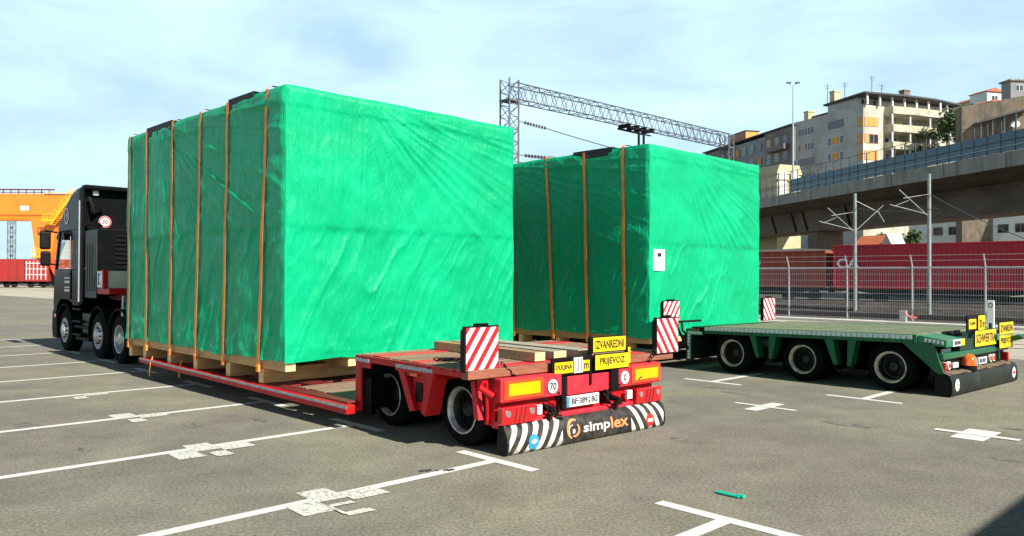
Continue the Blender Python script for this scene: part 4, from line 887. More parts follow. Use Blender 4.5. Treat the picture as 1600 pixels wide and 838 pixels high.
build(text(MB(F), '8080', 13.0, 13.26, .785, .85, 4.641), 'lettering', 'ink', tl)
build(MB(F).box(12.78, 15.70, 4.72, 4.90, .56, .66), 'rear_beam', 'green', GT, bevel=.02)
build(MB(F).box(13.45, 14.95, 4.72, 5.05, .66, .84), 'tail_recess', 'greendark', GT, bevel=.01)
build(MB(F).box(12.80, 15.70, 4.80, 4.92, .30, .56), 'lamp_carrier', 'black', GT, bevel=.01)
for xa, xb, m_ in ((12.80, 12.86, 'lens'), (15.60, 15.66, 'lens')): build(MB(F).box(xa, xb, 4.70, 4.80, .36, .52), 'tail_lamp', m_, GT, bevel=.01)
for xx, m_ in ((12.99, 'white'), (13.16, 'white'), (14.98, 'cream'), (15.13, 'cream')):
    d_ = build(MB(F).cyl((xx, 4.80, .45), (xx, 4.77, .45), .065, 18), 'tail_lamp', m_, GT); build(MB(F).cyl((xx, 4.772, .45), (xx, 4.762, .45), .042, 14), 'lamp_lens', 'lens', d_)
build(MB(F).box(13.30, 13.52, 4.77, 4.80, .40, .48), 'plate', 'white', GT, bevel=.003)
b_ = build(MB(F).lathe((13.80, 4.72, .42), [(0, .13), (.10, .12), (.16, .08), (.19, .001)], 20, axis='z'), 'beacon', 'lensorange', GT); build(MB(F).cyl((13.80, 4.72, .33), (13.80, 4.72, .43), .12, 16), 'beacon_base', 'black', b_)
rp_ = build(MB(F).box(14.05, 14.28, 4.775, 4.80, .43, .52), 'plate', 'white', GT, bevel=.003); build(text(MB(F), '1B4 TR', 14.07, 14.26, .45, .505, 4.771), 'lettering', 'redink', rp_)
np_ = build(MB(F).box(14.36, 14.80, 4.775, 4.80, .38, .49), 'number_plate', 'white', GT, bevel=.003); build(MB(F).box(14.36, 14.42, 4.770, 4.7745, .382, .488), 'blue_band', 'blueink', np_)
mb = MB(F)
for xx in (14.46, 14.53, 14.61, 14.68): mb.box(xx, xx + .045, 4.770, 4.7745, .40, .47)
build(mb, 'plate_marks', 'ink', np_)
build(MB(F).box(12.90, 13.25, 4.78, 4.81, .66, .72), 'ramp_hinge', 'galv', GT, bevel=.006)
build(MB(F).prism([(4.45, .78), (4.95, .62), (4.95, .72), (4.55, .84)], 'x', 15.6, 15.95), 'side_wing', 'green', GT, bevel=.01)
# grey rubber roll
def rp2(z): return float(np.interp(z, [0, .02, .05, .15, .25, .32, .345], [4.66, 4.62, 4.605, 4.60, 4.61, 4.64, 4.70]))
zs = [.004, .02, .05, .1, .15, .2, .25, .29, .32, .335, .345]; xs = np.linspace(12.80, 15.76, 40); vv = []
for z in zs:
    for x in xs: vv.append((x, rp2(z), z + (.010 * math.sin(x * 7) if z > .3 else 0)))
for x in xs: vv.append((x, 4.82, .36 + .012 * math.sin(x * 11) + .01 * math.sin(x * 23)))
nx = len(xs); rows = len(zs) + 1
mb = MB(F).add(vv, [(j * nx + i, j * nx + i + 1, (j + 1) * nx + i + 1, (j + 1) * nx + i) for j in range(rows - 1) for i in range(nx - 1)], 0, True)
# dust lies on the top of the flap
for i, f in enumerate(mb.f):
    if min(mb.v[q][2] for q in f) > .325: mb.m[i] = 1
M['dust'] = mat('dusty_brown_rubber', (.16, .105, .06), .9, dirt=(.05, .045, .035), damt=.8, dscale=8)
gf = build(mb, 'spray_flap', ['rubberbelt', 'dust'], GT)
for x in (12.80, 15.76): build(MB(F).prism([(rp2(z), z) for z in zs] + [(4.85, .345), (4.85, .01)], 'x', x - .01, x + .01), 'flap_end', 'black', gf)
for x in (12.98, 15.55):
    d_ = build(MB(F).add([(x + .085 * math.cos(R(t)), 4.594, .18 + .095 * math.sin(R(t))) for t in range(0, 360, 15)], [tuple(range(24))]), 'round_sticker', 'white', gf)
    build(MB(F).add([(x + .06 * math.cos(R(t)), 4.590, .18 + .03 * math.sin(R(t))) for t in range(0, 360, 30)], [tuple(range(12))]), 'sticker_mark', 'reflect' if x < 14 else 'redink', d_)
f_ = sign(GT, F, 14.04, 15.0, .70, .955, 4.70, 'SCHWERTRA', (.04, .2)); 
f_ = sign(GT, F, 15.05, 15.74, .855, 1.055, 4.66, 'IZVANREDNI', (.06, .2)); f_ = sign(GT, F, 15.05, 15.72, .62, .835, 4.66, 'PRIJEVOZ', (.08, .2))
sg = build(MB(F).box(13.80, 14.24, 4.74, 4.76, .94, 1.22), 'length_sign', 'black', GT, bevel=.004); build(MB(F).box(13.86, 14.18, 4.733, 4.739, .99, 1.15), 'sign_face', 'yellow', sg); build(text(MB(F), 'DULJINA', 13.89, 14.15, 1.04, 1.11, 4.73), 'lettering', 'ink', sg)
sg = build(MB(F).box(14.26, 14.62, 4.74, 4.76, .96, 1.22), 'length_sign', 'black', GT, bevel=.004); build(MB(F).box(14.28, 14.58, 4.733, 4.739, .93, 1.20), 'sign_face', 'yellow', sg); build(text(MB(F), '20 m', 14.32, 14.55, 1.0, 1.14, 4.73), 'lettering', 'ink', sg)
for xx, a, b in ((14.06, .36, 1.0), (15.02, .6, 1.05), (15.40, .4, .7)): build(MB(F).box(xx, xx + .05, 4.78, 4.82, a, b), 'sign_post', 'green', GT, bevel=.004)
warning_panel(GT, F, 14.66, 15.10, .93, 1.38, 8.93, 'stripeR')
warning_panel(GT, F, 11.55, 12.02, 1.0, 1.36, 9.10, 'stripeL')
build(MB(F).box(12.0, 12.75, 9.12, 9.16, .95, .99), 'panel_arm', 'black', GT, bevel=.004)
build(MB(F).box(11.95, 12.0, 9.10, 9.16, .75, 1.0), 'panel_arm', 'black', GT, bevel=.004)
build(MB(F).tube([(12.15, 9.15, .97), (12.25, 9.2, .80), (12.5, 9.3, .70)], .02, 8).tube([(12.1, 9.2, .85), (12.4, 9.3, .6), (12.7, 9.4, .4)], .025, 8), 'hydraulic_hose', 'black', GT)
# low bed under the farther crate
F = FB
for a, b in ((12.75, 12.87), (15.95, 16.07)): build(MB(F).box(a, b, 9.0, 16.3, .20, .315), 'bed_side_beam', 'greendark', GT, bevel=.008)
mb = MB(F)
for y in np.arange(9.1, 16.2, .8): mb.box(12.87, 15.95, y, y + .1, .22, .30)
mb.box(13.3, 13.6, 9.0, 16.5, .2, .31); mb.box(15.2, 15.5, 9.0, 16.5, .2, .31)
build(mb, 'bed_frame', 'black', GT, bevel=.008)
pn = build(MB(F).box(12.70, 12.745, 9.2, 16.2, .18, .50), 'bed_side_board', 'black', GT, bevel=.004)
random.seed(3)
for gy in (15.3, 14.1, 12.9, 11.7, 10.6):
    y = gy; mb = MB(F)
    for k in range(12): hh = random.choice((.03, .045)); mb.box(12.696, 12.6995, y, y + .028, .34, .34 + hh); y -= .045
    build(mb, 'board_print', 'whiteink', pn)

# ------------------------------------------------------------------ fence along the tracks
F = FA
FN = thing('mesh_fence', 'tall welded wire mesh fence with cranked posts along the kerb by the tracks', 'fence', F, (32.6, 10, 0))
posts = [15.58 + 2.5 * k for k in range(12)] + [15.58 - 2.52 * k for k in range(1, 10)]
posts.sort()
mb = MB(F).cyl((32.6, posts[0], .0), (32.6, posts[0], 2.26), .035, 10).cyl((32.6, posts[0], 2.24), (32.42, posts[0] + .02, 2.72), .03, 8)
p0_ = build(mb, 'post', 'galv', FN)
for y in posts[1:]: dup(p0_, FN, (0, y - posts[0], 0))
mb = MB(F); L0 = 2.42; y0_ = posts[0] + .05
k = 0
while k * .085 < L0:
    y = y0_ + k * .085; mb.add([(32.6 - .006, y, .12), (32.6, y + .007, .12), (32.6, y - .002, .12), (32.6 - .006, y, 2.2), (32.6, y + .007, 2.2), (32.6, y - .002, 2.2)], [(0, 1, 4, 3), (1, 2, 5, 4), (2, 0, 3, 5)]); k += 1
for z in (.14, .4, .66, .92, 1.18, 1.44, 1.70, 1.96, 2.18): mb.box(32.594, 32.606, y0_, y0_ + L0, z, z + .014)
m0_ = build(mb, 'mesh_panel', 'galv', FN)
for y in posts[1:-1]: dup(m0_, FN, (0, y - posts[0], 0))
build(MB(F).cyl((32.6, posts[0], 2.23), (32.6, posts[-1], 2.23), .028, 8), 'top_rail', 'galv', FN)
for xo, yo, z in ((32.5, 0, 2.5), (32.43, 0, 2.7)): build(MB(F).cyl((xo, posts[0], z), (xo, posts[-1], z), .008, 5), 'barbed_wire', 'galv', FN)

# small things at the fence
def at(px, d): return ((px - 800) / FPX * d, d)
bo = thing('junction_box', 'small grey box with red and white tape at the foot of the mesh fence', 'box', F, (32.2, 10.6, .12))
build(MB(F).box(32.1, 32.3, 10.62, 10.86, .122, .56), 'box_body', 'galv', bo, bevel=.01)
mb = MB(F)
for k in range(5): mb.tube([(32.05, 10.7 - .05 * k, .5 - .05 * k), (31.98, 10.5 - .04 * k, .35), (32.0, 10.35 - .05 * k, .16 + .04 * k)], .022, 5, mi=k % 2)
build(mb, 'warning_tape', ['redink', 'white'], bo)
mk = thing('marker_post', 'short white marker post with a black ring near the kerb behind the green trailer signs', 'post', F, (30.9, 7.4, 0))
x_, y_ = 30.9, 7.45
build(MB(F).box(x_, x_ + .07, y_ - .11, y_ + .11, .0, 1.05), 'post_body', 'white', mk, bevel=.02)
mb = MB(F); vs_ = [(x_ - .004, y_ + .07 * math.cos(R(t)), .88 + .09 * math.sin(R(t))) for t in range(0, 360, 20)] + [(x_ - .004, y_ + .04 * math.cos(R(t)), .88 + .055 * math.sin(R(t))) for t in range(0, 360, 20)]
mb.add(vs_, [(i, (i + 1) % 18, (i + 1) % 18 + 18, i + 18) for i in range(18)]); build(mb, 'post_ring', 'ink', mk)

# ------------------------------------------------------------------ catenary masts
def mast(px, d, ztop, label, flip=False):
    x, y = at(px, d)
    t = thing('catenary_mast', label, 'mast', WORLD, (x, y, 0), 'grey catenary masts beside the tracks')
    build(MB().cyl((x, y, 0), (x, y, ztop), .095, 14, r2=.075), 'pole', 'galvpaint', t)
    s = -1
    u = Vector((-.7, .71, 0)) ; 
    def P(a, z): return (x + u.x * a, y + u.y * a, z)
    mb = MB().tube([(x, y, ztop - 2.0), (x - 1.45, y - .1, ztop - .75)], .024, 6).tube([(x, y, ztop - .95), (x - 1.25, y - .1, ztop - 1.15)], .02, 6).tube([(x - 1.0, y - .1, ztop - 1.25), (x - 1.75, y - .1, ztop - 1.55)], .018, 6).tube([(x, y, ztop - 1.9), (x - 1.9, y - .15, ztop - 1.45)], .022, 6)
    build(mb, 'cantilever', 'galvpaint', t)
    mb = MB()
    for (a, b) in (((x - .35, y, ztop - 1.75), (x - .6, y, ztop - 1.48)), ((x - .2, y, ztop - 1.0), (x - .5, y, ztop - 1.03))):
        mb = MB()
        n = 6
        for k in range(n):
            q = Vector(a).lerp(Vector(b), k / n); q2 = Vector(a).lerp(Vector(b), (k + .5) / n); mb.cyl(q, q2, .06, 10, r2=.035)
        build(mb, 'insulator', 'brownglaze', t)
    return t
mast(1452, 36, 6.65, 'nearest grey catenary mast, standing just behind the mesh fence at its middle')
t = mast(1336, 40, 6.15, 'second catenary mast to the left with arms to both sides, in front of the viaduct')
x, y = at(1336, 40)
build(MB().tube([(x, y, 4.2), (x + 1.45, y, 5.55)], .02, 6).tube([(x, y, 5.8), (x + 1.2, y, 5.2), (x + 1.5, y, 4.7)], .018, 6), 'cantilever', 'galv', t)
for a, b, lab in ((at(1454, 36) + (5.7,), at(1640, 27) + (2.9,), 'thick stay wire falling to the right from the nearest catenary mast'),
                  (at(1336, 40) + (5.4,), at(1465, 35.5) + (5.0,), 'thin overhead wire spanning the two grey catenary masts')):
    n = 14; pts = [Vector(a).lerp(Vector(b), i / n) - Vector((0, 0, .35 * 4 * (i / n) * (1 - i / n) * (0.4))) for i in range(n + 1)]
    tag(build(MB().tube(pts, .018, 5), 'overhead_wire', 'darksteel', loc=a, F=WORLD), lab, 'wire')

# ------------------------------------------------------------------ lattice portal over the tracks
def lattice(mb, p0, p1, wd, ht, bays, side, upv, r=.04, rd=.022, rc=None):
    # box truss from p0 to p1 (corner), wd along side, ht along upv
    p0 = Vector(p0); p1 = Vector(p1); s = Vector(side).normalized() * wd; h = Vector(upv).normalized() * ht
    cs = [Vector((0, 0, 0)), s, s + h, h]
    for c_ in cs: mb.cyl(p0 + c_, p1 + c_, rc or r, 5)
    for i in range(bays):
        a = p0.lerp(p1, i / bays); b = p0.lerp(p1, (i + 1) / bays)
        for j in range(4):
            q, q2 = cs[j], cs[(j + 1) % 4]
            if j % 2 == 0:
                if i % 2: mb.cyl(a + q, b + q2, rd, 4)
                else: mb.cyl(a + q2, b + q, rd, 4)
                mb.cyl(a + q, a + q2, rd, 4)
            else:
                m_ = (a + b) / 2; mb.cyl(a + q, m_ + q2, rd, 4); mb.cyl(m_ + q2, b + q, rd, 4)
    return mb
F = FA
PO = thing('portal_gantry', 'grey lattice steel portal spanning the tracks above both crates', 'gantry', F, (46, 33.8, 0))
V0, V1, UU, ZT, HB = 33.3, 58.6, 33.7, 13.75, 1.0
mb = lattice(MB(F), (V0 + .65, UU, ZT - HB), (V1, UU - .6, ZT - HB), .9, HB, 26, (0, 1, 0), (0, 0, 1), .045, .022)
build(mb, 'truss_beam', 'truss', PO)
for (v, u) in ((V0, UU - .1), (V1 - .5, UU - .7)):
    v -= .15 if v == V0 else 0; mb = lattice(MB(F), (v, u, 0), (v, u, ZT + (.15 if v < V0 + 1 else 0)), .8, .8, 18, (1, 0, 0), (0, 1, 0), .05, .025, .06)
    mb.box(v - .06, v + .86, u - .06, u + .86, ZT - 1.2, ZT - 1.1)
    build(mb, 'lattice_leg', 'truss', PO)
mb = MB(F); vb = 46.3
mb.box(vb - 1.5, vb + 1.5, UU - .5, UU - .38, ZT - HB - .35, ZT - HB - .22).box(vb - 1.5, vb + 1.5, UU + .5, UU + .62, ZT - HB - .35, ZT - HB - .22).box(vb - 1.2, vb + 1.2, UU - .4, UU - .3, ZT - HB - .6, ZT - HB - .52)
for q in (-1.4, -.4, .5, 1.4): mb.box(vb + q - .05, vb + q + .05, UU - .45, UU + .6, ZT - HB - .3, ZT - HB)
mb.cyl((vb - .25, UU - .35, ZT - HB - .5), (vb - .25, UU - .35, 6.5), .09, 8).cyl((vb + .35, UU - .35, ZT - HB - .5), (vb + .35, UU - .35, 6.5), .09, 8)
build(mb, 'drop_bracket', 'black', PO)
def insul(mb, a, b, n=8, r=.13):
    a = Vector(a); b = Vector(b)
    for k in range(n):
        mb.cyl(a.lerp(b, k / n), a.lerp(b, (k + .55) / n), r, 10, r2=r * .5)
for (za, target, zt_) in ((11.4, (47, 27.0), 8.6), (9.3, (50, 27.5), 8.8)):
    a = FA @ Vector((V0 + .7, UU, za)); b = FA @ Vector((target[0], target[1], zt_))
    build(MB().cyl(a, a.lerp(b, .06), .03, 6), 'wire_bracket', 'darksteel', PO)
    mb = MB(); insul(mb, a.lerp(b, .03), a.lerp(b, .13)); build(mb, 'insulator', 'brownglaze', PO)
    n = 12; pts = [a.lerp(b, .12 + .88 * i / n) - Vector((0, 0, .5 * (i / n) * (1 - i / n))) for i in range(n + 1)]
    tag(build(MB().tube(pts, .035, 5), 'overhead_wire', 'darksteel', loc=tuple(a), F=WORLD), ('steep insulated wire running down from the left portal leg behind the farther crate' if za > 10 else 'nearly level insulated wire below the steep one at the left portal leg'), 'wire')

# ------------------------------------------------------------------ containers on flat wagons
def corrug(mb, xf, ya, yb, za, zb, pitch, dep, mi=0):
    y = ya; 
    while y < yb - .01:
        y2 = min(y + pitch, yb); q = (y2 - y)
        pts = [(xf, y), (xf + dep, y + q * .15), (xf + dep, y + q * .5), (xf, y + q * .65), (xf, y2)]
        for a, b in zip(pts[:-1], pts[1:]): mb.add([(a[0], a[1], za), (b[0], b[1], za), (b[0], b[1], zb), (a[0], a[1], zb)], [(0, 3, 2, 1)], mi)
        y = y2
    return mb
F = FA
def container(ya, yb, za, zb, m, label, nm='shipping_container', pitch=.28, dep=.04, wd=2.44, xf=50.6):
    t = thing(nm, label, 'container', F, (xf + wd / 2, (ya + yb) / 2, za))
    mb = MB(F); corrug(mb, xf + .05, ya + .12, yb - .12, za + .14, zb - .1, pitch, dep)
    corrug(mb, xf + wd - .09, ya + .12, yb - .12, za + .14, zb - .1, pitch, dep)
    mb.box(xf + .09, xf + wd - .09, ya + .03, ya + .06, za + .1, zb - .05).box(xf + .09, xf + wd - .09, yb - .06, yb - .03, za + .1, zb - .05)
    build(mb, 'corrugated_wall', m, t)
    mb = MB(F)
    for xa in (xf, xf + wd - .12):
        mb.box(xa, xa + .12, ya, yb, za, za + .15).box(xa, xa + .12, ya, yb, zb - .1, zb)
        for y in (ya, yb - .12): mb.box(xa, xa + .12, y, y + .12, za + .15, zb - .1)
    build(mb, 'container_frame', m, t, bevel=.01)
    build(MB(F).box(xf + .1, xf + wd - .1, ya + .1, yb - .1, zb - .06, zb - .02), 'container_roof', m, t)
    build(MB(F).box(xf + .1, xf + wd - .1, ya + .1, yb - .1, za + .05, za + .12), 'container_floor', 'black', t)
    return t
k1 = container(9.0, 21.2, 1.12, 3.92, 'container', 'long dark red container with white lettering on a flat wagon behind the mesh fence')
build(text_side(MB(F), 'CA', 19.5, 20.95, 2.45, 3.05, 50.585), 'lettering', 'white', k1)
k3 = container(-4.0, 8.6, 1.12, 3.95, 'container', 'second long dark red container, at the far right edge behind the mesh fence')
k2 = container(21.7, 33.8, 1.15, 3.62, 'rustcontainer', 'rusty orange-red ribbed container left of the dark red one, behind the fence', pitch=.75, dep=.10)
build(text_side(MB(F), 'G', 26.25, 26.75, 2.7, 3.05, 50.59), 'lettering', 'white', k2)
def wagon(ya, yb, label):
    t = thing('flat_wagon', label, 'wagon', F, (51.8, (ya + yb) / 2, 0), 'flat wagons under the containers')
    mb = MB(F).box(50.65, 52.95, ya, yb, .95, 1.12).prism([(ya + 1.5, .95), (yb - 1.5, .95), (yb - 4, .62), (ya + 4, .62)], 'x', 50.9, 51.0).prism([(ya + 1.5, .95), (yb - 1.5, .95), (yb - 4, .62), (ya + 4, .62)], 'x', 52.6, 52.7)
    build(mb, 'wagon_frame', 'black', t)
    for yc in (ya + 2.0, yb - 2.0):
        b_ = build(MB(F).box(50.95, 51.08, yc - 1.2, yc + 1.2, .5, .78), 'bogie', 'black', t)
        for y in (yc - .9, yc + .9): build(MB(F).lathe((51.1, y, .60), [(0, .05), (0, .42), (.04, .43), (.06, .46), (.12, .46), (.12, .05)], 24), 'wheel', 'steeldark', b_)
    for yc in (ya - .1, yb + .1): build(MB(F).cyl((51.0, yc, 1.0), (51.0, yc + (.2 if yc > ya else -.2), 1.0), .17, 12), 'buffer', 'black', t)
    return t
wagon(8.9, 21.3, 'dark flat wagon carrying the long dark red lettered container'); wagon(21.6, 33.9, 'dark flat wagon carrying the rusty ribbed container'); wagon(-4.1, 8.5, 'dark flat wagon under the far right container')
# low ballast bank seen through the fence
build(MB(F).prism([(40.5, .0), (41.2, .55), (42.6, .55), (43.3, .0)], 'y', -20, 60), 'ballast_bank', 'ballast')['kind'] = 'structure'

# ------------------------------------------------------------------ viaduct
S = 1.35
B1 = Vector((24.6 * S, 75 * S, 0)); B2 = Vector((30.4 * S, 46.2 * S, 0)); bd = (B2 - B1).normalized(); bn = Vector((-bd.y, bd.x, 0))
FV = Matrix(((bn.x, -bd.x, 0, B1.x), (bn.y, -bd.y, 0, B1.y), (0, 0, 1, 0), (0, 0, 0, 1)))   # x = across, away from the camera; y = along, receding
assert bn.x > 0
ZB = 12.19
F = FV
VD = thing('viaduct', 'long concrete road viaduct crossing above the containers at the right', 'bridge', F, (6, 20, 0))
YA, YB = -62, 45
zl = lambda y: 0 
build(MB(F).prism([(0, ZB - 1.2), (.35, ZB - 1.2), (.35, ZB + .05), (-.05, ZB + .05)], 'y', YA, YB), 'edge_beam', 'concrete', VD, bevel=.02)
mb = MB(F)
y = YA
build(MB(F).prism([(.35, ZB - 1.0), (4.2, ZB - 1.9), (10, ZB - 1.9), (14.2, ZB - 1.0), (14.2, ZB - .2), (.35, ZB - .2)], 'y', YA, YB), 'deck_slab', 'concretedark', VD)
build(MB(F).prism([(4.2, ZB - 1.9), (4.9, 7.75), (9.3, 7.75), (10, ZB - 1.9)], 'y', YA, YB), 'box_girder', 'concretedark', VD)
build(MB(F).prism([(14.2, ZB - 1.2), (14.5, ZB - 1.2), (14.5, ZB + .05), (14.2, ZB + .05)], 'y', YA, YB), 'edge_beam', 'concrete', VD)
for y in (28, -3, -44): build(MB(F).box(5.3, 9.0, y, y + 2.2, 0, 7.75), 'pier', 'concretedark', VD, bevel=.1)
mb = MB(F)
for y in (6.0, 1.0, -1.6, -10.5): build(MB(F).cyl((4.0, y, ZB - 1.95), (4.75, y, 7.9), .10, 8), 'drain_pipe', 'black', VD)
for y in np.arange(YA + 3, YB, 7.0): build(MB(F).box(-.056, -.049, y, y + .06, ZB - 1.19, ZB + .04), 'beam_joint', 'ink', VD)
mb = MB(F)
pp = [YA + 1.45 * k for k in range(int((YB - YA) / 1.45))]
p0_ = build(MB(F).box(.10, .18, pp[0], pp[0] + .10, ZB + .05, ZB + 2.75), 'barrier_post', 'barpost', VD)
q0_ = build(MB(F).box(.13, .15, pp[0] + .12, pp[0] + 1.43, ZB + .12, ZB + 1.72), 'barrier_panel', 'barrier', VD)
for y in pp[1:]:
    dup(p0_, VD, (0, y - pp[0], 0))
    if y < -6.4 or y > 20: dup(q0_, VD, (0, y - pp[0], 0))
mb = MB(F); y = -5.2
while y < 20: mb.box(.12, .15, y, y + .03, ZB + .1, ZB + 1.25); y += .24
mb.box(.11, .16, -5.2, 20, ZB + 1.25, ZB + 1.30)
build(mb, 'bar_railing', 'barpost', VD)
for z in (ZB + 2.72, ZB + 1.0): build(MB(F).box(.06, .10, YA, YB, z, z + .05), 'barrier_rail', 'barpost', VD)
build(MB(F).box(-.02, .02, YA, YB, ZB + .5, ZB + .54), 'barrier_cable', 'galv', VD)
def streetlamp(y, label):
    p = F @ Vector((.9, y, ZB - .2)); t = thing('street_lamp', label, 'street lamp', WORLD, tuple(p))
    build(MB().cyl(p, p + Vector((0, 0, 13.8)), .14, 10, r2=.07), 'pole', 'galv', t)
    top = p + Vector((0, 0, 13.8))
    for q in (-1, 1):
        e = top + Vector((q * .55, 0, .3)); build(MB().cyl(top, e, .05, 8), 'lamp_arm', 'galv', t)
        build(MB().prism([(e.x - .32, e.z - .02), (e.x + .32, e.z - .02), (e.x + .25, e.z + .14), (e.x - .25, e.z + .14)], 'y', e.y - .18, e.y + .18), 'lamp_head', 'darksteel', t, bevel=.02)
streetlamp(-4.6, 'tall street lamp with two heads standing on the viaduct')

# ------------------------------------------------------------------ buildings behind
def building_frame(px, d, vpx):
    x, y = at(px, d); dx = Vector(((vpx - 800) / FPX, 1, 0)).normalized(); ex = Vector((dx.y, -dx.x, 0))
    return Matrix(((ex.x, dx.x, 0, x), (ex.y, dx.y, 0, y), (0, 0, 1, 0), (0, 0, 0, 1)))   # origin at the near corner, x to the right, y receding
def window_left(parent, F, ya, yb, za, zb, m='glass', n=2, fr='winwhite', shut=None):
    # window in the wall x=0, which faces -x
    f = build(MB(F).box(-.06, .02, ya, yb, za, zb), 'window', fr, parent)
    mb = MB(F); q = (yb - ya) / n
    for k in range(n): mb.box(-.075, -.062, ya + q * k + .07, ya + q * (k + 1) - .07, za + .08, zb - .08, 0 if not (shut and k in shut) else 1)
    build(mb, 'window_pane', [m, 'blind'], f); return f
def window_front(parent, F, xa, xb, za, zb, y, m='glass', n=2, fr='winwhite', shut=None):
    f = build(MB(F).box(xa, xb, y - .06, y + .02, za, zb), 'window', fr, parent)
    mb = MB(F); q = (xb - xa) / n
    for k in range(n): mb.box(xa + q * k + .07, xa + q * (k + 1) - .07, y - .075, y - .062, za + .08, zb - .08, 0 if not (shut and k in shut) else 1)
    build(mb, 'window_pane', [m, 'blind'], f); return f
F = building_frame(1349, 138, 345)
AP = thing('apartment_building', 'large corner apartment block with curved balcony tiers above the viaduct', 'building', F, (8, 8, 8))
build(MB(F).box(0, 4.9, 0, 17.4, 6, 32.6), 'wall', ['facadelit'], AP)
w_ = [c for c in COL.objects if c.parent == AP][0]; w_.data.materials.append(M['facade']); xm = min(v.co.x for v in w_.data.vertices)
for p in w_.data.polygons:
    if abs(p.center.x - xm) < .01: p.material_index = 1  # left wall takes the greyer copy, its shade painted in
nlx = (FV.to_3x3() @ Vector((0, 0, 0)))
leftn = (F.to_3x3() @ Vector((-1, 0, 0)))
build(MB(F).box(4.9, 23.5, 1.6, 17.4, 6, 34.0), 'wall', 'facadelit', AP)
# left facade windows: 3 visible rows, two groups
for z in (29.5, 26.5, 23.6, 20.6):
    for (a, b, n) in ((4.6, 8.6, 4), (12.2, 16.6, 5)):
        window_left(AP, F, a, b, z, z + 1.5, n=n, fr='shutter' if (a < 6 and z > 28) or (a > 6 and z < 25) else 'winwhite', shut=[1, 2] if z < 29 and a < 6 else ([3] if z == 26.5 else None))
for z in (28.8, 25.8, 22.8, 19.9):
    window_front(AP, F, .25, 3.4, z, z + 1.7, 0, n=3, fr='shutter', shut=[0, 1, 2] if z not in (25.8,) else [0])
    window_left(AP, F, .1, 1.3, z, z + 1.7, n=1, fr='shutter', shut=[0])
# top storey and overhanging roof
build(MB(F).box(.8, 23.0, 2.2, 9.5, 32.6, 34.4), 'attic_wall', 'facade', AP)
build(MB(F).box(1.5, 20.0, 9.5, 16.5, 32.6, 33.4), 'roof_parapet', 'roofdark', AP)
build(MB(F).prism([(-.6, -1.0), (8, -1.6), (16, -1.3), (24.2, .4), (24.2, 10.2), (.3, 10.2), (-.3, 3.0)], 'z', 34.4, 34.75), 'roof', 'roofdark', AP, bevel=.05)
for x in np.arange(.3, 23, 2.9): build(MB(F).box(x, x + .3, -.6 if x < 20 else .4, -.3 if x < 20 else .7, 32.6, 34.4), 'roof_column', 'whitewall', AP)
for x in (1.6, 4.4, 7.0, 9.6, 12.2, 15.0, 18.0): window_front(AP, F, x, x + 1.6, 32.7, 34.2, 2.2, n=2)
for k, z in enumerate((31.4, 28.2, 25.1, 22.1, 19.1)):
    out = 1.6
    sh = [(4.9, -.1), (5.3, -out), (12, -out - .3), (18, -out), (22.6, -.4), (23.5, 1.6), (4.9, 1.6)]
    if k: sh = [(4.9, -.1), (5.3, -out), (12, -out - .2), (16, -out), (19, -.6), (19.8, 1.6), (4.9, 1.6)]
    build(MB(F).prism(sh, 'z', z - .25, z), 'balcony_floor', 'facadelit', AP)
    pr = MB(F); rail = sh[:6]
    for a, b in zip(rail[:-1], rail[1:]):
        d_ = Vector((b[0] - a[0], b[1] - a[1], 0)); n_ = Vector((-d_.y, d_.x, 0)).normalized() * .1
        pr.add([(a[0], a[1], z), (b[0], b[1], z), (b[0], b[1], z + 1.05), (a[0], a[1], z + 1.05), (a[0] + n_.x, a[1] + n_.y, z), (b[0] + n_.x, b[1] + n_.y, z), (b[0] + n_.x, b[1] + n_.y, z + 1.05), (a[0] + n_.x, a[1] + n_.y, z + 1.05)],
               [(0, 1, 2, 3), (7, 6, 5, 4), (3, 2, 6, 7), (0, 4, 5, 1)])
    build(pr, 'balcony_front', 'balcony', AP)
    if k:
        for x in (5.2, 9.4, 14.2, 18.4): build(MB(F).box(x, x + .25, -1.45, -1.2, z + 1.05, z + 2.85 + (.15 if k == 1 else 0)), 'balcony_column', 'whitewall', AP)
        for x in (5.6, 8.2, 10.8, 13.4, 16.0): window_front(AP, F, x, x + (1.9 if int(x) % 2 else 1.2), z + .15, z + 2.3, 1.6, n=2, shut=[1] if (k + int(x)) % 3 == 0 else None)
for i, (x, y, h_) in enumerate(((.8, 7.8, 2.0), (15.0, 5.0, 2.8), (.6, 14.5, 1.6))): zb_ = 34.7 if i < 2 else 32.6; build(MB(F).box(x, x + 1.5, y, y + 1.2, zb_, zb_ + h_).box(x - .1, x + 1.6, y - .1, y + 1.3, zb_ + h_, zb_ + .25 + h_), 'chimney', 'yellowwall' if i != 1 else 'brownwall', AP)
build(MB(F).prism([(8, 34.7), (13, 34.7), (13, 36.4)], 'y', 4, 9), 'roof_shed', 'facadelit', AP)
mb = MB(F)
for x, y, h_ in ((5, 3, 4.2), (1.0, 9.8, 3.8), (.6, 5, 3.0), (12.5, 8, 4.4)):
    mb = MB(F)
    mb.cyl((x, y, 34.7), (x, y, 34.7 + h_), .06, 5)
    for q in (.0, .35, .7): mb.box(x - .8 + q * .4, x + .8 - q * .4, y - .03, y + .03, 34.6 + h_ - q, 34.65 + h_ - q)
    build(mb, 'aerial', 'darksteel', AP)
M['vine'] = M['leaf']
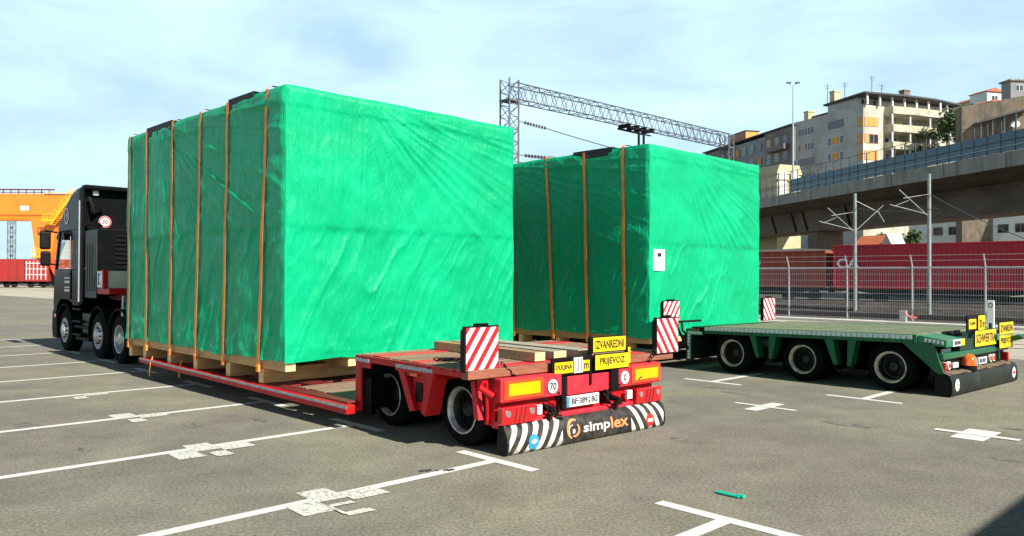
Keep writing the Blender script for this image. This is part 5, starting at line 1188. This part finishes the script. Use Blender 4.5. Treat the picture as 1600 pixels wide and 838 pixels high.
def leaves(name, pts, n, size, m='leaf', parent=None, label=None, cat=None, loc=None, seed=1):
    r = np.random.RandomState(seed); mb = MB(); 
    for _ in range(n):
        c_, rad = pts[r.randint(len(pts))]; d = r.normal(size=3); d /= np.linalg.norm(d); p = Vector(c_) + Vector(d) * rad * r.uniform(.35, 1.05)
        a = Vector(r.normal(size=3)).normalized() * size * r.uniform(.5, 1.3); b = a.cross(Vector(r.normal(size=3))).normalized() * size * r.uniform(.4, 1)
        mb.add([p - a, p + b, p + a, p - b], [(0, 1, 2, 3)])
    return build(mb, name, m, parent, loc=loc) if parent is None else build(mb, name, m, parent)
pts = []
for x, z in ((12, 28), (14, 28.5), (15.5, 28), (17, 29.5), (13.0, 25.2), (15, 25.6), (17.5, 27.6), (11.0, 24.8)): pts.append((F @ Vector((x, -1.6, z)), 1.1))
tag(leaves('climbing_plant', pts, 900, .28, loc=tuple(F @ Vector((14, -1.8, 26)))), 'dark green climbing plants spilling over the balconies of the corner apartment block', 'plant')

# older terrace to the left
F = building_frame(1239, 165, 513)
OB = thing('terrace_building', 'long brown and grey terrace building left of the street lamp pole', 'building', F, (7, 18, 8))
build(MB(F).box(0, 14, 0, 11.0, 4, 34.2), 'wall', 'facadebrown', OB)
build(MB(F).box(.15, 14, 11.0, 24.0, 4, 33.7), 'wall', 'facadegrey2', OB); build(MB(F).box(.0, 14, 24.0, 40.0, 4, 34.0), 'wall', 'facadebrown', OB)
build(MB(F).box(-.5, 14.5, -.3, 40.3, 34.2, 34.5), 'roof', 'roofdark', OB)
build(MB(F).prism([(-.5, 34.5), (7, 36.4), (14.5, 34.5)], 'y', -.3, 40.3), 'pitched_roof', 'roofdark', OB)
for z in (30.6, 27.2, 23.8, 20.4):
    for i, y in enumerate((2.0, 5.4, 8.6, 12.4, 15.8, 19.2, 22.3, 26.5, 30, 33.5, 37)):
        window_left(OB, F, y, y + 1.5, z, z + 1.9, n=2, fr='winwhite' if i % 3 else 'shutter', shut=[0, 1] if (i * 7 + int(z)) % 4 == 0 else None)
for z in (30.2, 23.4):
    build(MB(F).box(-1.3, 0, 1.5, 8, z - .8, z + .35), 'bay_balcony', 'facadebrown', OB, bevel=.03)
F = building_frame(1165, 190, 513)
o_ = thing('rooftop_house', 'small orange rooftop house with red sheet side above the terrace', 'building', F, (4, 2, 30)); build(MB(F).box(.03, 3.6, 0, 8, 30, 37.6).box(0, .03, .02, 7.98, 30, 37.55, 1), 'wall', ['orangewall', 'shutter'], o_); build(MB(F).box(-.2, 3.8, -.2, 8.2, 37.6, 37.8), 'roof', 'roofdark', o_)
# ochre arcade
F = building_frame(1214, 118, 300)
OC = thing('ochre_building', 'ochre building with round-topped white windows behind the viaduct railing', 'building', F, (3, 3, 5))
build(MB(F).box(0, 4.6, 0, 5, 4, 17.6), 'wall', 'yellowwall', OC)
build(MB(F).prism([(-.15, 17.6), (4.75, 17.6), (4.2, 19.0), (.4, 19.0)], 'y', -.15, 5), 'roof', 'yellowwall', OC)
for x in (1.0, 3.2):
    pts_ = [(x - .75, 13.4), (x + .75, 13.4)] + [(x + .75 * math.cos(R(a)), 17.3 + .85 * math.sin(R(a))) for a in range(0, 181, 20)]
    build(MB(F).prism(pts_, 'y', -.22, -.16), 'arched_window', 'whitewall', OC)
build(MB(F).box(-.1, 4.7, -.25, -.1, 16.5, 16.75), 'cornice', 'brownwall', OC)
# retaining wall, houses on the slope at the right
x_, y_ = at(1517, 118)
F = Matrix(((.95, -.31, 0, x_), (.31, .95, 0, y_), (0, 0, 1, 0), (0, 0, 0, 1)))
F = Matrix(((.97, .24, 0, x_), (-.24, .97, 0, y_), (0, 0, 1, 0), (0, 0, 0, 1)))
RW = thing('retaining_wall', 'high brown stained retaining wall above the viaduct at the right edge', 'wall', F, (8, 2, 5))
build(MB(F).prism([(-1.2, 2), (26, 2), (26, 30.6), (9.5, 29.6), (3, 28.5), (-1.2, 28.0)], 'y', 0, 3), 'wall', 'brownwall', RW)
build(MB(F).prism([(.2, 24.9), (7.6, 26.9), (7.6, 27.15), (.2, 25.15)], 'y', -2.2, -.02), 'canopy', 'roofdark', RW)
build(MB(F).prism([(-1.3, 20.3), (7.9, 22.0), (7.9, 22.2), (-1.3, 20.5)], 'y', -.3, -.02), 'ledge', 'roofdark', RW)
for k in range(5): build(MB(F).box(.8 + k * 1.55, .95 + k * 1.55, -1.9, -1.75, 20.9 + .3 * k, 25.0 + .41 * k), 'canopy_post', 'darksteel', RW)
disc_ = MB(F); disc(disc_, 5.9, -.5, 24.9, .5, rx=.65); disc_.cyl((5.9, -.48, 24.9), (5.9, -.1, 24.9), .12, 8); build(disc_, 'satellite_dish', 'whitewall', RW)
def house(px, d, vpx, w_, l_, z0, z1, roof, wall, label, nwin=2, flat=False):
    F = building_frame(px, d, vpx); t = thing('hillside_house', label, 'house', F, (w_ / 2, l_ / 2, z0))
    build(MB(F).box(0, w_, 0, l_, z0, z1), 'wall', wall, t)
    if flat: build(MB(F).box(-.4, w_ + .4, -.4, l_ + .4, z1, z1 + .35), 'roof', roof, t)
    else: build(MB(F).prism([(-.5, z1), (w_ / 2, z1 + w_ * .22), (w_ + .5, z1)], 'y', -.4, l_ + .4), 'roof', roof, t)
    for k in range(nwin):
        xa = w_ * (k + .3) / nwin
        for z in np.arange(z1 - 2.3, z0 + 1, -2.9)[:2]: window_front(t, F, xa, xa + w_ * .32 / nwin + .5, z, z + 1.4, 0, n=2)
    return t
house(1516, 200, 450, 6.5, 6, 40, 47.4, 'rooftile', 'yellowwall', 'small cream house with orange tiled roof on the slope, left of the tree')
house(1543, 190, 450, 4.5, 5, 40, 47.6, 'rooftile', 'whitewall', 'taller white house with orange tiled roof just left of the slope tree', 1)
house(1580, 175, 700, 12, 3, 34, 46.4, 'concrete', 'facadegrey2', 'grey flat-roofed block with open balconies at the top right', 3, True)
house(1549, 170, 300, 3, 5, 33, 40.5, 'rooftile', 'yellowwall', 'tiny low house with orange roof below the slope tree', 1)
# white block and tiled house seen under the viaduct
F = building_frame(1420, 128, 2600)
WB = thing('white_building', 'long white low building with windows seen under the viaduct behind the containers', 'building', F, (10, 4, 0))
build(MB(F).box(0, 24, 0, 8, 0, 12.0), 'wall', 'whitewall', WB)
for z in (4.6, 8.6):
    for x in np.arange(4, 23.5, 2.4): window_front(WB, F, x, x + 1.5, z, z + 1.3, 0, n=2, fr='brownwall')
build(MB(F).box(-.2, 24.2, -.25, 8, 11.2, 11.5), 'cornice', 'concrete', WB)
F = building_frame(1330, 112, 2600)
TH = thing('tiled_house', 'house with orange tiled roof and white gable under the viaduct', 'house', F, (3, 3, 0))
build(MB(F).box(0, 6.2, 0, 6, 0, 6.0), 'wall', 'whitewall', TH)
build(MB(F).prism([(-.3, 5.9), (3, 7.4), (3, 7.7), (-.3, 6.2)], 'x', -.3, 5.6), 'roof', 'rooftile', TH)
F2 = F; build(MB(F).prism([(4.7, 6.0), (6.6, 6.0), (5.65, 7.9)], 'y', -.6, 3), 'gable', 'whitewall', TH)
build(MB(F).prism([(-.4, 6.0), (.5, 6.0), (3.4, 7.9), (2.6, 7.9)], 'x', 0, 4.7), 'roof', 'rooftile', TH)
F = building_frame(1196, 100, 2600)
SH = thing('cream_shed', 'low cream shed roof under the left part of the viaduct', 'shed', F, (3, 3, 0))
build(MB(F).box(-6, 5.2, 0, 6, 0, 4.4), 'wall', 'whitewall', SH); build(MB(F).prism([(-6.3, 4.4), (5.4, 4.4), (5.2, 5.4), (-6.3, 5.2)], 'y', -.3, 6.3), 'roof', 'cream', SH)

# trees
def tree(px, d, z0, h, rad, label, seed, n=2200):
    x, y = at(px, d); t = thing('tree', label, 'tree', WORLD, (x, y, z0)); r = np.random.RandomState(seed)
    mb = MB().cyl((x, y, z0), (x + .2, y, z0 + h * .55), rad * .09, 8, r2=rad * .05)
    blobs = []
    for k in range(9):
        a = r.uniform(0, 2 * math.pi); q = rad * r.uniform(.2, .75); p = Vector((x + q * math.cos(a), y + q * math.sin(a), z0 + h * r.uniform(.5, .9)))
        mb.cyl((x + .1, y, z0 + h * .35), p, rad * .03, 5, r2=.02); blobs.append((p, rad * r.uniform(.28, .5)))
    build(mb, 'trunk', 'bark', t); leaves('crown', blobs, n, rad * .07, parent=t, seed=seed)
tree(1562, 185, 36, 8.5, 3.4, 'dark green tree between the white house and the grey block', 5)
tree(1500, 135, 22, 9.5, 4.0, 'dark bushy tree right beside the balcony end of the corner apartment block', 6)
tree(1516, 140, 23, 8.5, 3.0, 'smaller dark tree above the left end of the brown retaining wall', 8)
tree(1402, 118, 0, 9, 3.5, 'dark tree under the viaduct between the tiled roof and the white building', 9)
tree(1432, 121, 0, 7.4, 2.2, 'light green bush in front of the white building under the viaduct', 10, 1200)

# hillside behind everything on the right
r = np.random.RandomState(4); gx = np.linspace(20, 330, 40); gy = np.linspace(128, 420, 34); vv = []
for yy in gy:
    for xx in gx:
        k = max(0, min(1, (yy - 128 + (xx - 60) * .35) / 90)); k = k * k * (3 - 2 * k); e = max(0, min(1, (xx - 20) / 25)); vv.append((xx, yy, -.5 + e * k * (30 + 12 * min(1, max(0, (xx - 90) / 80))) * (.75 + .25 * min(1, (yy - 128) / 150)) + .8 * r.rand() * k - (0 if k > 0 else .2)))
n = len(gx); mb = MB().add(vv, [(j * n + i, j * n + i + 1, (j + 1) * n + i + 1, (j + 1) * n + i) for j in range(len(gy) - 1) for i in range(n - 1)], 0, True)
structure(build(mb, 'hillside', 'hill'))
# distant coast on the left
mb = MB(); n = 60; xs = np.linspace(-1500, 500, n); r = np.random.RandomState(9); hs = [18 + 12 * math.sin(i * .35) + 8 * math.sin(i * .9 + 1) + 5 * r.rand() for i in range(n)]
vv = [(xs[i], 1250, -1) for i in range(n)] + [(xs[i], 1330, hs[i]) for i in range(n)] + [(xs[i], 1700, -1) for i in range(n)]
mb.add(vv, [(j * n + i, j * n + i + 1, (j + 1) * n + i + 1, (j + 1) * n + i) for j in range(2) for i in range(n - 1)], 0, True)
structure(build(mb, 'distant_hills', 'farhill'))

# ------------------------------------------------------------------ orange gantry crane and wagons, far left
d = 118; F = Matrix(((1, 0, 0, (40 - 800) / FPX * d), (0, 1, 0, d), (0, 0, 1, 0), (0, 0, 0, 1))); K = d / FPX  # metres per photo pixel at that distance
def X(px): return (px - 40) * K
def Z(py): return 1.82 + (428.7 - py) * K
GC = thing('gantry_crane', 'big orange rail gantry crane with yellow stairs beyond the cab', 'crane', F, (0, 2, 0))
build(MB(F).box(X(-160), X(122), 0, 1.8, Z(336), Z(303)), 'main_girder', 'crane', GC, bevel=.04)
build(MB(F).box(X(-160), X(100), 5.5, 7.0, Z(341), Z(309)), 'main_girder', 'crane', GC, bevel=.04)
build(MB(F).prism([(X(46), Z(341)), (X(88), Z(341)), (X(80), Z(392)), (X(68), 1.4), (X(60), 1.4)], 'y', .1, 1.6), 'gantry_leg', 'crane', GC, bevel=.04)
build(MB(F).prism([(X(104), Z(343)), (X(124), Z(336)), (X(124), 1.4), (X(112), 1.4)], 'y', .2, 1.6), 'gantry_leg', 'crane', GC, bevel=.04)
build(MB(F).box(X(56), X(130), -.1, 1.7, .6, 1.5), 'bogie_beam', 'crane', GC, bevel=.04)
build(MB(F).box(X(60), X(68), .2, 1.4, .0, .6), 'crane_bogie', 'black', GC); build(MB(F).box(X(115), X(123), .2, 1.4, .0, .6), 'crane_bogie', 'black', GC)
s_ = build(MB(F).box(X(31), X(44), -.05, -.01, Z(329), Z(322)), 'name_board', 'white', GC); build(text(MB(F), 'KONE', X(33), X(42), Z(328), Z(323), -.07), 'lettering', 'ink', s_) if False else None
mb = MB(F).box(X(-160), X(82), .3, .42, Z(297), Z(295)).box(X(-160), X(82), .3, .42, Z(301), Z(300))
for px in range(-155, 84, 12): mb.box(X(px), X(px) + .08, .3, .42, Z(303), Z(296))
build(mb, 'walkway_rail', 'darkred', GC)
mb = MB(F)
for o in (0, 1.0):
    mb.cyl((X(88), -.6 - o, Z(352)), (X(122), -.6 - o, Z(305)), .16, 6); mb.cyl((X(86), -.6 - o, Z(341)), (X(120), -.6 - o, Z(296)), .06, 5); mb.cyl((X(87), -.6 - o, Z(347)), (X(121), -.6 - o, Z(300)), .04, 5)
    for k in range(8): a = k / 7; mb.cyl((X(88 + 34 * a), -.6 - o, Z(352 - 47 * a)), (X(86.5 + 34 * a), -.6 - o, Z(341 - 45 * a)), .05, 4)
for k in range(16): a = k / 15; mb.box(X(88 + 34 * a) - .15, X(88 + 34 * a) + .15, -1.6, -.6, Z(352 - 47 * a), Z(352 - 47 * a) + .05)
mb.box(X(76), X(90), -1.8, -.4, Z(347), Z(345)); mb.box(X(70), X(120), -.3, -.1, Z(302), Z(301))
for px in (76, 80, 84, 88): mb.box(X(px), X(px) + .08, -1.8, -1.7, Z(345), Z(335))
mb.box(X(76), X(90), -1.8, -1.72, Z(336), Z(335))
build(mb, 'staircase', 'craneyellow', GC)
mb = MB(F)
for px in (58, 63, 68): mb.box(X(px), X(px) + .08, -1.2, -1.1, Z(402), Z(386))
mb.box(X(56), X(72), -1.2, -1.1, Z(390), Z(389)).box(X(56), X(72), -1.2, -.1, Z(403), Z(401)).box(X(56), X(72), -1.2, -1.1, Z(395), Z(394))
build(mb, 'lower_platform', 'craneyellow', GC)
def sf(px, d): 
    x, y = at(px, d); return Matrix(((1, 0, 0, x), (0, 1, 0, y), (0, 0, 1, 0), (0, 0, 0, 1)))
# lattice mast on the far left
F = sf(15, 150); t = thing('lattice_mast', 'slim grey lattice mast seen through the orange gantry crane', 'mast', F, (0, 0, 0))
build(lattice(MB(F), (-.5, 0, 0), (-.5, 0, 12.6), 1.0, 1.0, 14, (1, 0, 0), (0, 1, 0), .06, .04), 'lattice_shaft', 'darksteel', t)
# wagons at the far left
d = 104; K2 = d / FPX; F = sf(0, d)
def X2(px): return px * K2
def Z2(py): return 1.82 + (428.6 - py) * K2
t = thing('open_wagon', 'dark red open goods wagon at the left edge below the orange crane', 'wagon', F, (X2(10), 1.5, 0))
build(MB(F).box(X2(-120), X2(37), 0, 2.8, Z2(440), Z2(405)), 'wagon_body', 'wagonred', t, bevel=.03)
mb = MB(F)
for px in range(-116, 36, 13): mb.box(X2(px), X2(px) + .16, -.12, 0, Z2(440), Z2(405))
build(mb, 'wagon_rib', 'wagonred', t); build(MB(F).box(X2(-118), X2(35), .3, 2.5, Z2(444), Z2(440)), 'wagon_frame', 'black', t)
for px in (-100, -86, 8, 20): build(MB(F).lathe((X2(px), .3, .45), [(0, .05), (0, .44), (.12, .46), (.12, .05)], 20, axis='y'), 'wheel', 'steeldark', t)
t = thing('container_wagon', 'red wagon with a white bar pattern between the open wagon and the orange hopper', 'wagon', F, (X2(55), 1.5, 0))
build(MB(F).box(X2(38), X2(75), 0, 2.8, Z2(440), Z2(406)), 'wagon_body', 'wagonred', t, bevel=.03)
mb = MB(F)
for px in (41, 46, 52, 58, 64, 71): mb.box(X2(px), X2(px) + .10, -.06, -.005, Z2(437), Z2(408))
for py in (412, 421, 430): mb.box(X2(40), X2(74), -.09, -.065, Z2(py), Z2(py) + .10)
build(mb, 'white_lashing_bars', 'winwhite', t); build(MB(F).box(X2(39), X2(74), .3, 2.5, Z2(444), Z2(440)), 'wagon_frame', 'black', t)
for px in (46, 66): build(MB(F).lathe((X2(px), .3, .45), [(0, .05), (0, .44), (.12, .46), (.12, .05)], 20, axis='y'), 'wheel', 'steeldark', t)
t = thing('hopper_wagon', 'bright orange-red hopper wagon directly left of the black cab', 'wagon', F, (X2(100), 1.5, 0))
build(MB(F).prism([(X2(76), Z2(405)), (X2(150), Z2(405)), (X2(150), Z2(418)), (X2(138), Z2(440)), (X2(90), Z2(440)), (X2(78), Z2(418))], 'y', 0, 2.8), 'wagon_body', 'wagonorange', t, bevel=.03)
mb = MB(F)
for px in (80, 88, 96, 104, 112, 120): mb.box(X2(px), X2(px) + .14, -.12, 0, Z2(420), Z2(405))
for px in (92, 100, 108, 116): mb.prism([(X2(px), Z2(420)), (X2(px) + .2, Z2(420)), (X2(px + 5) + .2, Z2(440)), (X2(px + 5), Z2(440))], 'y', -.1, 0)
build(mb, 'wagon_rib', 'wagonorange', t); build(MB(F).box(X2(78), X2(145), .3, 2.5, Z2(444), Z2(440)), 'wagon_frame', 'black', t)
for px in (86, 96, 130): build(MB(F).lathe((X2(px), .3, .45), [(0, .05), (0, .44), (.12, .46), (.12, .05)], 20, axis='y'), 'wheel', 'steeldark', t)
d = 135; K3 = d / FPX; F = sf(0, d)
def X3(px): return px * K3
def Z3(py): return 1.82 + (428.6 - py) * K3
t = thing('storage_tank', 'grey sloping bin behind the red wagons, left of the white bin', 'bin', F, (X3(86), 1, 0)); build(MB(F).prism([(X3(77), 0), (X3(97), 0), (X3(99), Z3(378)), (X3(80), Z3(385))], 'y', 0, 4), 'bin_body', 'galv', t, bevel=.05); build(MB(F).box(X3(76), X3(100), -.05, 4.05, 0, .8), 'bin_base', 'concrete', t)
t = thing('storage_tank', 'white sloping bin directly behind the hopper wagon beside the cab mirror', 'bin', F, (X3(112), 1, 0)); build(MB(F).prism([(X3(98), 0), (X3(135), 0), (X3(135), Z3(375)), (X3(108), Z3(376)), (X3(99), Z3(402))], 'y', -1, 3), 'bin_body', 'whitewall', t, bevel=.05); build(MB(F).box(X3(97), X3(136), -1.05, 3.05, 0, .8), 'bin_base', 'concrete', t)
# harbour sheds on the skyline
F = sf(0, 420)
for i, (px, w_, h_, lab) in enumerate(((-6, 22, 6.5, 'low grey harbour shed on the horizon at the left edge'), (22, 12, 9, 'taller grey harbour shed on the horizon beside the lattice mast'), (40, 16, 7.5, 'pale harbour shed on the horizon under the orange crane girder'))):
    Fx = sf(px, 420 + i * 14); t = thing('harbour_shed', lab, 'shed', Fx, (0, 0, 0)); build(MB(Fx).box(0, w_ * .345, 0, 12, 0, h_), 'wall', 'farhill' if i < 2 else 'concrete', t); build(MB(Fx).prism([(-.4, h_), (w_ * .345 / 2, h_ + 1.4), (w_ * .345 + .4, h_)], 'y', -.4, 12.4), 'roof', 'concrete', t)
# unseen block behind the camera, shaped to throw the corner shadow
F = FB
BB = thing('shadow_block', 'unseen plain block behind the camera whose shadow edge falls in the lower right corner', 'building', F, (9, -8, 0))
build(MB(F).box(5.9, 16.0, -9, -3.6, 0, 3.9), 'wall', 'concrete', BB); build(MB(F).box(5.8, 16.1, -9.1, -3.5, 3.9, 4.1), 'roof', 'roofdark', BB)

# bolts, brackets and hoses that make the trailers road-worn
F = FRR
for k in range(9): build(MB(F).cyl((4.764, 6.3 + k * .22, .855), (4.757, 6.3 + k * .22, .855), .012, 6), 'rail_bolt', 'steeldark', RL)
for x in (5.30, 5.95, 6.95, 7.55): build(MB(F).cyl((x, 6.0, .56), (x, 5.99, .56), .014, 8), 'frame_bolt', 'steeldark', RL)
for x in (5.74, 6.70): build(MB(F).tube([(x, 6.03, .49), (x + .03, 5.97, .40), (x + .1, 5.98, .33), (x + .2, 6.03, .36)], .009, 6), 'air_line', 'black', RL)
F = FG
for k in range(12): build(MB(F).cyl((12.699, 5.3 + k * .31, zt(5.3 + k * .31) - .10), (12.69, 5.3 + k * .31, zt(5.3 + k * .31) - .10), .012, 6), 'rail_bolt', 'steeldark', GT)
for y in (7.05, 6.3, 8.3): build(MB(F).tube([(12.9, y, .78), (12.86, y + .1, .62), (12.9, y + .25, .60), (12.95, y + .35, .76)], .012, 6), 'air_line', 'black', GT)
build(MB(F).cyl((13.0, 7.55, .62), (13.0, 8.1, .62), .11, 14), 'air_tank', 'greendark', GT)
